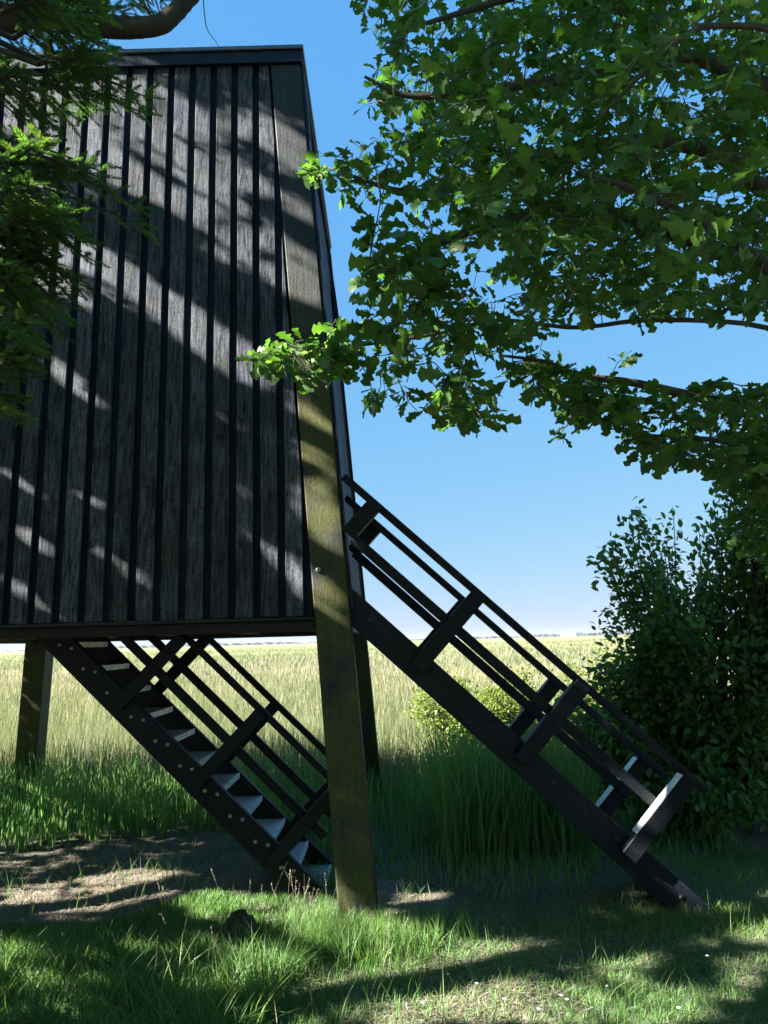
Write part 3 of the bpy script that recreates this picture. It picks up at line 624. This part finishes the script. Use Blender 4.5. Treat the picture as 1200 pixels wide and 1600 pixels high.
# whorls of the rest of the crown, outside the picture
for k in range(150):
    z = rng.uniform(.5, 7.2); a = rng.uniform(0, 2*math.pi); R_ = (1.5*(1-z/7.8)+.25)*rng.uniform(.7, 1.05)
    tp = np.array([-2.5, 1.6, z]); e = tp+np.array([math.cos(a)*R_, math.sin(a)*R_, -.22*R_])
    mid = tp+(e-tp)*.35; q = px(np.stack([mid, e, (mid+e)/2])); 
    if ((q[:, 0] > -60) & (q[:, 1] > -80) & (q[:, 1] < 1660)).any() and e[1] > .3: continue
    if e[1] < .3 and e[0] > -.9: continue
    tubes.append((np.array([tp, mid]), .014, .010)); spray(spruce, mid, e, 6, .30, tubes)
pos, fw, nr = map(np.array, (sp_pos, sp_f, sp_n))
bad = open_to_sun(pos+fw*.04) & (px(pos)[:, 0] < -20)
pos, fw, nr = pos[~bad], fw[~bad], nr[~bad]
tb = Tubes()
for pts, r0, r1 in tubes: tb.add(pts-SB, r0, r1, 5)
tb.build('branch', M['bark'], spruce)
needle_tree(spruce, (pos, fw, nr), 300, SPRIG, M['spruce'], M['spruce_mass'], (.075, .115))
# ---------------------------------------------------------------- trees standing along the left side, whose shade falls on the hide
def shade_tree(name, loc, zlo, zhi, rad, n, label, bark, mass, size, tmpl, aim, seed, aim2=0., aim3=0.):
    r = np.random.default_rng(seed); root = empty(name, loc, label=label, category='tree'); B = np.array(root.location); H = zhi
    tree_limb(root, curve([B+(0, 0, -.1), B+(.08, .05, H*.35), B+(-.05, .1, H*.7), B+(0, 0, H*.97)], 20), .19, .03, bark, 'trunk', .05, 10)
    tb = Tubes()
    for k in range(26):
        z = zlo+(zhi-zlo)*(k+.5)/26; a = k*2.4; R_ = rad*(.4+.6*math.sin(math.pi*(k+.5)/26)**.6)
        tb.add(curve([(0, 0, z*.92), (math.cos(a)*R_*.5, math.sin(a)*R_*.5, z), (math.cos(a)*R_*.95, math.sin(a)*R_*.95, z+.1)], 8), .02, .004, 5)
    tb.build('branch', bark, root)
    z = r.uniform(zlo, zhi, n); a = r.uniform(0, 2*math.pi, n); R_ = rad*(.35+.65*np.sin(np.pi*(z-zlo)/(zhi-zlo))**.5)*np.sqrt(r.random(n))
    p = B+np.stack([R_*np.cos(a), R_*np.sin(a), z], -1); d = unit(np.stack([np.cos(a), np.sin(a), r.uniform(-.8, .3, n)], -1)+r.normal(0, .5, (n, 3)))
    nr = np.array([0, 0, 1.])+r.normal(0, .6, (n, 3)); sc = r.uniform(*size, n)
    if aim:
        m = int(n*.6); x_ = r.uniform(-3.0, -.1, m); z_ = r.uniform(1.7, 6.1, m); tg = np.stack([x_, Y0+T*z_, z_], -1)
        g_ = r.random(m) < aim; tg[g_] = np.stack([r.uniform(-2.4, 2.4, g_.sum()), r.uniform(3.2, 7.5, g_.sum()), np.zeros(g_.sum())], -1)
        o_ = r.random(m) < aim2; tg[o_] = np.stack([r.uniform(-.2, 2.6, o_.sum()), r.uniform(2.4, 4.6, o_.sum()), r.uniform(2.2, 5.5, o_.sum())], -1)
        o_ = r.random(m) < aim3; x_ = r.uniform(-.3, 2.1, o_.sum()); tg[o_] = np.stack([x_, r.uniform(4.9, 5.8, o_.sum()), 1.75-.93*x_+r.uniform(-.1, .9, o_.sum())], -1)
        kk = (tg[:, 0]-(B[0]+r.uniform(-rad, rad, m)*.8))/(-SUNV[0]); pt = tg+kk[:, None]*SUNV
        okk = (np.hypot(pt[:, 0]-B[0], pt[:, 1]-B[1]) < rad*1.15) & (pt[:, 2] > zlo) & (pt[:, 2] < zhi+.4); q_ = np.where(okk)[0]; p[q_] = pt[q_]-d[q_]*sc[q_, None]*.5; nr[q_] = SUNV*1.2+r.normal(0, .5, (len(q_), 3))
    bad = blocks(p, d, sc)
    q = px(p); inv = (q[:, 0] > -40) & (q[:, 1] > -60) & (p[:, 1] > .2)
    keep = (~bad | (r.random(n) < .012)) & ~inv; p, d, nr, sc = p[keep], d[keep], nr[keep], sc[keep]
    V, Fc, Tn = join([stamp(v, f, p[k::len(tmpl)], frames(d[k::len(tmpl)], nr[k::len(tmpl)]), sc[k::len(tmpl)], r.random(len(p[k::len(tmpl)]))) for k, (v, f) in enumerate(tmpl)])
    link('foliage', mesh('foliage', V-B, Fc, mass, True, Tn), root, kind='stuff'); return root
pine = shade_tree('spruce_tree', (-5.3, 1.9, 0), .7, 11, 2.25, 24000, 'tall spruce whose crooked bare bough crosses the sky above the hide roof', M['bark'], M['spruce_mass'], (.08, .14), SPRIG_LO, .42, 3, 0., .2)
PB = np.array(pine.location)
bough = curve([(-5.3, 1.9, 5.2), (-3.6, 3.3, 4.95)] + [at(*q) for q in ((-40, 30, 3.6), (60, 22, 3.55), (130, 38, 3.5), (190, 42, 3.5), (245, 40, 3.5), (275, 18, 3.5), (305, -15, 3.5), (350, -70, 3.5))], 60)
tree_limb(pine, bough, .07, .040, M['bark'], 'bough', .10, 10)
tb = Tubes()
for pts, r0, r1 in (([(165, 30), (166, 0), (168, -60)], .014, .010), ([(150, 45), (155, 80), (160, 130), (158, 165)], .006, .004), ([(316, -20), (322, 40), (335, 62), (347, 80)], .003, .0015), ([(175, 50), (168, 65), (163, 75)], .003, .002), ([(240, 30), (225, 5), (210, -30)], .008, .005), ([(60, 22), (90, -5), (120, -40)], .01, .006)):
    tb.add(curve([at(u, v, 3.5) for u, v in pts], 10)-PB, r0, r1, 5)
    tb.build('twig', M['bark'], pine); tb = Tubes()
sp_pos, sp_f, sp_n = [], [], []; tubes = []
for u0, v0, u1, v1 in ((100, 10, 190, 20), (120, -40, 215, -10), (165, -20, 235, 15), (60, 0, 140, 60), (150, 60, 175, 85), (40, -20, 110, 40), (90, -30, 160, 5), (200, -40, 250, 0), (-20, -20, 60, 30), (-30, 30, 70, 90)):
    spray(pine, at(u0, v0, 3.5+rng.uniform(-.2, .2)), at(u1, v1, 3.5+rng.uniform(-.2, .2)), 6, .16, tubes, .0)
tb = Tubes()
for pts, r0, r1 in tubes: tb.add(pts-PB, r0*.5, r1*.6, 4)
tb.build('spray', M['bark'], pine)
pos, fw, nr = map(np.array, (sp_pos, sp_f, sp_n)); pos = pos-0; 
V, Fc, Tn = join([stamp(v, f, pos[k::4], frames(fw[k::4], nr[k::4]), rng.uniform(.07, .1, len(pos[k::4])), rng.random(len(pos[k::4]))) for k, (v, f) in enumerate(SPRIG)])
link('needles', mesh('needles', V-PB, Fc, M['spruce_mass'], False, Tn), pine, kind='stuff')
shade_tree('oak_tree', (-6.2, .6, 0), 2.0, 11, 2.6, 15000, 'broad oak tree standing behind the spruce at the left', M['bark_oak'], M['oak_mass'], (.14, .22), [(v, f) for v, f in OVAL], .75, 4, .14, .2)
shade_tree('oak_tree', (-6.5, 7.3, 0), .5, 4.4, 1.2, 3200, 'slim young oak tree at the left edge of the reeds', M['bark_oak'], M['oak_mass'], (.14, .22), [(v, f) for v, f in OVAL], None, 12)
shade_tree('oak_tree', (-6.4, 4.3, 0), .3, 4.8, 1.9, 7000, 'low oak tree standing left of the hide beside the reeds', M['bark_oak'], M['oak_mass'], (.14, .22), [(v, f) for v, f in OVAL], .9, 5)
# the wood behind the camera: unseen trees, added to cut skylight on the wall
for loc, rad, zl, zh, lab, sd in (((1.2, -5.6, 0), 4.8, 1.6, 13, 'wide unseen oak tree standing behind the viewpoint, added for shade', 6), ((-4.6, -4.6, 0), 4.4, 1.5, 13, 'tall unseen oak tree behind the viewpoint to the left, added for shade', 7), ((7.2, -.6, 0), 4.2, .8, 12, 'unseen oak tree on the right behind the overhanging one, added for shade', 8), ((-.5, -9.5, 0), 5.5, .6, 9, 'low unseen oak tree farthest behind the viewpoint, added for shade', 9)):
    shade_tree('oak_tree', loc, zl, zh, rad, 2200, lab, M['bark_oak'], M['oak_mass'], (.28, .42), [(v, f) for v, f in OVAL], None, sd)  # added unseen trees, there to cut skylight on the wall
# ---------------------------------------------------------------- bushes
def bush(name, loc, blobs, n, size, label, m_obj, m_mass, keep, stems, seed, cat='bush', gap=.32):
    r = np.random.default_rng(seed); root = empty(name, loc, label=label, category=cat); B = np.array(root.location)
    tb = Tubes(); C = []
    for (bx, by, bz, rx, ry, rz) in blobs:
        for k in range(max(2, int(1.7*stems*rx*rz))):
            a = r.normal(0, 1, 3); a = a/np.linalg.norm(a)*np.array([rx, ry, rz])*r.uniform(.55, 1.08); e = np.array([bx, by, bz])+a
            if e[2] < .1: e[2] = .1+r.random()*.2
            b = np.array([bx*.35, by*.35, max(.05, bz*.25)]); mid = (b+e)/2+r.normal(0, .08, 3)
            pts = curve([b*.6, mid, e], 9); tb.add(pts, .014, .003, 4); C.append(pts)
    tb.build('stems', M['bark'], root, kind='stuff')
    A = np.concatenate([c[3:] for c in C]); ends = np.array([c[-1] for c in C])
    k = r.integers(0, len(C), n); t = r.random(n)**.6*5+3; ii = np.minimum(t.astype(int), 7)
    allc = np.array(C); p = allc[k, ii]*(1-(t-ii))[:, None]+allc[k, ii+1]*(t-ii)[:, None]
    spread = gap*.22; p = p+r.normal(0, spread, (n, 3)); p[:, 2] = np.maximum(p[:, 2], .04)
    d = unit(unit(p-A.mean(0))*.7+r.normal(0, .6, (n, 3))+np.array([0, 0, -.15])); nr = np.array([0, 0, 1.])+r.normal(0, .6, (n, 3)); sc = r.uniform(*size, n)
    leaves_split(root, 'leaf', OVAL, p+B, frames(d, nr), sc, np.clip(r.beta(2, 2.5, n), 0, 1), m_obj, m_mass, 'foliage', keep); return root
bush('elm_bush', (2.75, 6.9, 0), [(0, 0, 1.0, 1.0, .9, .95), (-.45, -.2, 1.75, .75, .6, .55), (.2, 0, 2.2, .9, .7, .7), (-.2, -.3, .55, .95, .7, .5), (-.75, -.1, 1.5, .35, .4, .25), (.8, -.4, 1.4, .8, .8, 1.1), (-.5, 0, 2.3, .4, .4, .35), (.9, -.5, 2.8, .7, .7, .7), (.5, -.3, 2.7, .5, .5, .5), (-.35, -.55, .35, .6, .4, .3), (-1.0, -.2, 1.0, .35, .35, .5), (-.9, -.3, .6, .5, .4, .4)], 28000, (.052, .095), 'big dark shrub of small leaves growing behind the foot of the outer stair', M['bush'], M['bush_mass'], 300, 36, 21)
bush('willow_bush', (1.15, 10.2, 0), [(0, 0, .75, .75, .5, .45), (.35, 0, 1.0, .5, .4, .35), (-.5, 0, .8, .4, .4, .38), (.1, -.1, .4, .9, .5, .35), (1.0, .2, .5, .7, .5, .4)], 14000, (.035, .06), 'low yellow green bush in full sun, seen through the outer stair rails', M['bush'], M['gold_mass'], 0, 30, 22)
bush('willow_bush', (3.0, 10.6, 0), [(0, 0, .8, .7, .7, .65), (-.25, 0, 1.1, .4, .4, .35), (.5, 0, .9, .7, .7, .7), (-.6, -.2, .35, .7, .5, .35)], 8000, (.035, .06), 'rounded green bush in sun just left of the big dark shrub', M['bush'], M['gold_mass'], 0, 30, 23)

# ================================================================== GRASS, REEDS, LITTER
def blades(name, X, Y, H, Wd, lean, tint, m, segs=3, z0=None, curl=1., head=None, **p):
    """bent tapering blades; every blade is real geometry"""
    n = len(X); z = ground_z(X, Y)-.005 if z0 is None else z0
    a = rng.uniform(0, 2*math.pi, n); f = rng.uniform(0, 2*math.pi, n)
    ld = np.stack([np.cos(a), np.sin(a)], -1)*lean[:, None]; sd = np.stack([np.cos(f), np.sin(f)], -1)*Wd[:, None]*.5
    V = []
    for k in range(segs+1):
        t = k/segs; c = ld*(t**1.9)[..., None] if False else ld*(t**1.9); b = H*(t-.28*curl*np.clip(np.hypot(ld[:, 0], ld[:, 1])/np.maximum(H, .01), 0, 1.3)*t*t)
        w = 1-t**1.6 if k < segs else 0
        base = np.stack([X+c[:, 0], Y+c[:, 1], z+b], -1)
        if k < segs:
            o = np.concatenate([sd*w, np.zeros((n, 1))], 1); V += [base-o, base+o]
        else: V.append(base)
    k = 2*segs+1; V = np.stack(V, 1).reshape(-1, 3); b0 = (np.arange(n)*k)[:, None]
    Fc = [np.concatenate([b0+np.array([[2*i, 2*i+1, 2*i+3]]) for i in range(segs-1)]+[b0+np.array([[2*i, 2*i+3, 2*i+2]]) for i in range(segs-1)]+[b0+np.array([[2*segs-2, 2*segs-1, 2*segs]])], 0)]
    return link(name, mesh(name, V, Fc, m, False, np.repeat(tint, k)), None, kind='stuff', **p)
def scatter(n, x0, x1, y0, y1): return rng.uniform(x0, x1, n), rng.uniform(y0, y1, n)
def gpx(X, Y): return px(np.stack([X, Y, np.zeros_like(X)], -1))
LONG = [(-200, 1445), (60, 1455), (200, 1440), (330, 1405), (420, 1400), (525, 1425), (560, 1460), (520, 1500), (440, 1560), (400, 1640), (380, 1900), (-300, 1900)]
BARE = [(-200, 1340), (60, 1335), (200, 1318), (340, 1305), (430, 1330), (500, 1370), (470, 1400), (330, 1400), (200, 1435), (60, 1450), (-200, 1440)]
BARE2 = [(585, 1365), (680, 1385), (720, 1420), (640, 1440), (585, 1425)]
TALL0 = [(-400, 1335), (60, 1330), (200, 1312), (340, 1298), (430, 1318), (520, 1350), (600, 1362), (680, 1385), (760, 1405), (860, 1400), (930, 1385), (1000, 1370), (1100, 1340), (1300, 1300), (1300, 1020), (-400, 1030)]
def patch(n, box, poly=None, neg=()):
    X, Y = scatter(n, *box); P = gpx(X, Y); k = np.ones(n, bool)
    if poly is not None: k = inside(P, poly)
    for q in neg: k &= ~inside(P, q)
    k &= ~((np.abs(X-fx) < .09) & (np.abs(Y-fy) < .09))
    return X[k], Y[k]
def noise2(X, Y, s, ph=0): return (np.sin(X*s+ph)*np.cos(Y*s*1.3+ph*2)+.6*np.sin(X*s*2.3-Y*s*1.7+ph)+.4*np.cos(X*s*4.1+Y*s*3.3))/2
U = lambda n, a, b: rng.uniform(a, b, n)
# long soft grass, lower left
X, Y = patch(44000, (-2.6, .1, 2.6, 5.4), LONG); k = (np.abs(X+.84) > .12) | (Y < 4.28) | (Y > 4.52); X, Y = X[k], Y[k]; n = len(X); e = np.clip(noise2(X, Y, 3.1)*.5+.6, .2, 1.1)*np.clip((4.95-Y)/1.1, .22, 1)
blades('long_grass', X, Y, U(n, .08, .30)*e+.03, U(n, .0035, .009), U(n, .02, .30)*e, np.clip(rng.beta(2, 3.4, n)+.05*noise2(X, Y, 5), 0, 1), M['grass'], 3, label='long soft green grass in the lower left corner')
# mown lawn
X, Y = patch(170000, (-2.2, 3.2, 2.6, 6.0), None, (LONG, BARE, BARE2, TALL0)); n = len(X); dry = noise2(X, Y, 2.2, 1.)
zone = np.exp(-((X-.9)/1.0)**2-((Y-5.0)/.55)**2); k = rng.random(n) < np.clip(.85-.5*dry-.65*zone, .12, 1); X, Y, dry = X[k], Y[k], dry[k]; n = len(X)
blades('lawn_grass', X, Y, U(n, .02, .07), U(n, .0025, .006), U(n, .01, .05), np.clip(rng.beta(2, 3.4, n)+.20*dry+.06, 0, 1), M['grass'], 2, label='short worn lawn with dry straw among the green')
# scattered taller bents in the lawn and along the post
X, Y = patch(1500, (-.6, 2.4, 3.3, 5.6), None, (LONG, TALL0)); n = len(X)
blades('bent_grass', X, Y, U(n, .06, .2), U(n, .003, .005), U(n, .03, .14), np.clip(rng.beta(2, 1.6, n), 0, 1), M['grass'], 4, label='single taller grass stems standing in the lawn')
X, Y = patch(1700, (-2.2, .1, 3.3, 4.7), LONG); n = len(X)
blades('meadow_bents', X, Y, U(n, .18, .42)*np.clip((4.95-Y)/1.1, .3, 1), U(n, .004, .008), U(n, .12, .34)*np.clip((4.95-Y)/1.1, .3, 1), np.clip(rng.beta(3, 2.2, n), 0, 1), M['grass'], 5, label='long arching grass blades leaning over the lower left grass')
X = rng.normal(-.2, .22, 4500); Y = rng.normal(4.42, .13, 4500); n = len(X)
blades('post_grass', X, Y, U(n, .06, .24), U(n, .003, .006), U(n, .02, .13), np.clip(rng.beta(2, 2.4, n), 0, 1), M['grass'], 4, label='tuft of uncut grass round the foot of the mossy corner post')
X = rng.normal(1.95, .45, 6500); Y = rng.normal(4.64, .12, 6500); n = len(X)
blades('verge_grass', X, Y, U(n, .03, .12), U(n, .003, .006), U(n, .02, .1), np.clip(rng.beta(3, 1.6, n), 0, 1), M['grass'], 3, label='pale dry grass at the foot of the outer stair')
# flat straw litter on the bare patches and lawn
def litter(name, X, Y, L, m, label):
    n = len(X); z = ground_z(X, Y)+U(n, .002, .018); a = U(n, 0, 6.283); d = np.stack([np.cos(a)*L, np.sin(a)*L, U(n, -.2, .2)*L], -1)*.5; w = np.stack([-np.sin(a), np.cos(a), np.zeros(n)], -1)*U(n, .001, .0025)[:, None]
    c = np.stack([X, Y, z], -1); V = np.stack([c-d-w, c-d+w, c+d+w, c+d-w], 1).reshape(-1, 3); V[:, 2] = np.maximum(V[:, 2], np.repeat(z, 4)-.008)
    link(name, mesh(name, V, (np.arange(n)*4)[:, None]+np.array([[0, 1, 2, 3]]), m, False, np.repeat(rng.random(n), 4)), None, kind='stuff', label=label)
X, Y = patch(60000, (-3.2, .5, 4.4, 7.4), BARE); X2, Y2 = patch(16000, (-.3, .8, 4.6, 6.0), BARE2); X3, Y3 = patch(26000, (-.8, 2.4, 3.3, 5.4), None, (LONG,)); k = noise2(X3, Y3, 2.2, 1.)+rng.normal(0, .3, len(X3)) > .22
X4, Y4 = rng.normal(.9, .8, 24000), rng.normal(5.0, .4, 24000); X4 = np.clip(X4, -.2, 2.6)
X, Y = np.concatenate([X, X2, X3[k], X4]), np.concatenate([Y, Y2, Y3[k], Y4])
litter('straw_litter', X, Y, U(len(X), .02, .11), M['straw'], 'dry pale straw lying on the bare ground')
X, Y = patch(2600, (-3.2, .8, 4.4, 7.4), BARE); n = len(X)
blades('sparse_grass', X, Y, U(n, .04, .22), U(n, .003, .006), U(n, .03, .16), np.clip(rng.beta(2, 1.5, n), 0, 1), M['grass'], 4, label='thin grass growing through the bare patch under the hide')
# tall reeds behind the hide
def reeds(name, n, box, hl, wl_, tint, poly=None, lean=(.02, .22), label='', segs=4, hfun=None, m='reed'):
    X, Y = patch(n, box, poly); n = len(X); h = U(n, *hl)
    if hfun is not None: h = h*hfun(X, Y)
    blades(name, X, Y, h, U(n, *wl_), U(n, *lean)*h/.7, np.clip(tint(X, Y, n), 0, 1), M[m], segs, label=label)
edge = lambda X, Y: np.clip((Y-5.6)*.55+.25*noise2(X, Y, 2.3), .35, 1)*np.where(X > -.3, .64, .92)
reeds('reed_bed', 11000, (-4.6, 2.6, 5.0, 8.2), (.40, .85), (.007, .017), lambda X, Y, n: rng.beta(2, 4, n)+.22*noise2(X, Y, 1.6, .7), TALL0, (.02, .28), 'dark green reeds standing in shade behind the hide', 4, edge)
reeds('reed_bed', 20000, (-6.5, 3.5, 8.0, 12.0), (.35, .72), (.006, .013), lambda X, Y, n: rng.beta(2, 3, n)+.1, None, (.02, .2), hfun=lambda X, Y: 1-.55*np.exp(-((X-1.25)/1.1)**2-((Y-9.3)/1.0)**2), label='green reeds behind the shaded bed, in sun', m='field')
reeds('reed_clump', 1500, (.35, 1.5, 5.9, 7.1), (.75, 1.12), (.010, .020), lambda X, Y, n: rng.beta(2, 6, n), None, (.05, .35), 'tall broad bladed reed clump under the outer stair', 5)
reeds('dead_stalks', 60, (.2, 1.3, 5.4, 6.2), (.3, .55), (.004, .006), lambda X, Y, n: .85+.1*rng.random(n), None, (.0, .12), 'pale dead stalks standing among the dark reeds')
def field(n, y0, y1, label, name='reed_field'):
    Y = np.exp(U(n, math.log(y0), math.log(y1))); X = U(n, -.62, .62)*Y-.02*Y; w = Y*U(n, .0005, .0013)+.003
    t = noise2(X*.35, Y*.16, 1.0)*.16+noise2(X*.02, Y*.05, 1., 2.)*.25
    dist = np.clip((Y-11)/14, 0, 1)
    blades(name, X, Y, U(n, .28, .58), w*.85, U(n, .02, .20), np.clip(.33+.25*dist+t+rng.normal(0, .19, n), 0, 1), M['field'], 2, z0=np.zeros(n), label=label)
field(95000, 11, 34, 'sunlit reeds and dry grass in the near meadow'); field(70000, 30, 300, 'straw coloured reed meadow running to the horizon')
# seed heads
def heads(name, X, Y, H, label, m=None):
    n = len(X); tb = Tubes(); z = ground_z(X, Y); V, Fc = [], []; st = []
    for i in range(n):
        a = U(1, 0, 6.28)[0]; l = H[i]*rng.uniform(.1, .5); p0 = np.array([X[i], Y[i], z[i]]); tip = p0+np.array([math.cos(a)*l, math.sin(a)*l, H[i]]); mid = (p0+tip)/2+np.array([0, 0, .06*H[i]]); c = curve([p0, mid, tip], 7); tb.add(c, .0012, .0006, 3)
        d = unit(c[-1]-c[-2])
        for j in range(14):
            q = c[-1]-d*j*.006; e = unit(rng.normal(0, 1, 3)+d*1.2)*rng.uniform(.006, .014); s_ = unit(np.cross(e, d))*.0022; o = len(V); V += [q, q+e*.5+s_, q+e, q+e*.5-s_]; Fc.append((o, o+1, o+2, o+3))
    o = tb.n; Va = np.concatenate(tb.V+[np.array(V)]); me = mesh(name, Va, [np.concatenate(tb.F), np.array(Fc)+o], M['straw'], False, rng.random(len(Va))); link(name, me, None, kind='stuff', label=label)
X = np.concatenate([rng.normal(-.50, .12, 16), U(40, -2.0, .2), rng.normal(-.95, .3, 12)]); Y = np.concatenate([rng.normal(4.75, .07, 16), U(40, 3.7, 4.8), rng.normal(4.7, .15, 12)])
heads('grass_seed_heads', X, Y, U(len(X), .16, .36), 'pale seed heads nodding above the long grass')
# daisies in the lawn
V, Fc = [], []
for u, v in ((700, 1522), (745, 1536), (788, 1560), (842, 1576), (886, 1561), (1060, 1574), (877, 1555), (1105, 1493), (660, 1566), (948, 1540), (820, 1590)):
    d = ray(u, v); g = d*(-(EYE-.045)/d[2]); c = np.array([g[0], g[1], .045]); o = len(V); V.append(c+(0, 0, .003))
    for k in range(10): a = k*.628; V.append(c+.0085*np.array([math.cos(a), math.sin(a), rng.uniform(-.2, .2)]))
    Fc += [(o, o+1+k, o+1+(k+1) % 10) for k in range(10)]
link('daisies', mesh('daisies', V, Fc, M['petal']), None, kind='stuff', label='a few small white daisies in the short lawn')
# ================================================================== SMALL THINGS
def lump(name, c, rx, ry, rz, m, label, cat, seed):
    r = np.random.default_rng(seed); nu, nv = 22, 12; V = []
    for j in range(nv+1):
        ph = j/nv*math.pi*.5
        for i_ in range(nu):
            a = i_/nu*6.2832; k = 1+.08*math.sin(3*a)+r.uniform(-.05, .05); V.append((rx*k*math.cos(a)*math.cos(ph), ry*k*math.sin(a)*math.cos(ph), rz*math.sin(ph)*(1+r.uniform(-.1, .1))-.03))
    Q = [(j*nu+i_, j*nu+(i_+1) % nu, (j+1)*nu+(i_+1) % nu, (j+1)*nu+i_) for j in range(nv) for i_ in range(nu)]
    o = link(name, mesh(name, V, Q, m, True), None, label=label, category=cat); o.location = c
lump('molehill', (-.84, 4.48, 0), .12, .10, .20, M['soil'], 'dark crumbly soil mound standing in the grass left of the mossy corner post', 'molehill', 3)
g = at(428, 1062, 48.); o = solid('marker_post', [(g[0]-.08, 47.9, 0), (g[0]+.08, 47.9, 0), (g[0]+.08, 48.1, 0), (g[0]-.08, 48.1, 0)], [(g[0]-.08, 47.9, g[2]+.3), (g[0]+.08, 47.9, g[2]+.35), (g[0]+.08, 48.1, g[2]+.35), (g[0]-.08, 48.1, g[2]+.3)], M['grey_wood'], None, .01)
o['label'] = 'small grey marker post standing alone far out in the reed meadow'; o['category'] = 'post'
hx = at(888, 993, 2300.)
hs_ = solid('white_farmhouse', [(hx[0]-22, 2296, 0), (hx[0]+22, 2296, 0), (hx[0]+22, 2306, 0), (hx[0]-22, 2306, 0)], [(hx[0]-22, 2300, 9), (hx[0]+22, 2300, 9), (hx[0]+22, 2302, 9), (hx[0]-22, 2302, 9)], M['white'], None, 0)
hs_['label'] = 'tiny white building on the horizon in front of the far woods'; hs_['category'] = 'house'

# ================================================================== HAZE over the marsh
hz = bpy.data.materials.new('haze'); hz.use_nodes = True; hn = hz.node_tree.nodes; hn.clear()
hv = hn.new('ShaderNodeVolumePrincipled'); hv.inputs['Density'].default_value = .00006; hv.inputs['Color'].default_value = (.86, .92, 1, 1); hv.inputs['Anisotropy'].default_value = .2
ho = hn.new('ShaderNodeOutputMaterial'); hz.node_tree.links.new(hv.outputs[0], ho.inputs['Volume'])
x0, x1, y0, y1, z0, z1 = -6500, 6500, -60, 7700, -1.7, 22
link('haze', mesh('haze', [(x0, y0, z0), (x1, y0, z0), (x1, y1, z0), (x0, y1, z0), (x0, y0, z1), (x1, y0, z1), (x1, y1, z1), (x0, y1, z1)], [(0, 3, 2, 1), (4, 5, 6, 7), (0, 1, 5, 4), (1, 2, 6, 5), (2, 3, 7, 6), (3, 0, 4, 7)], hz), None, kind='stuff', label='thin pale summer haze over the marsh')
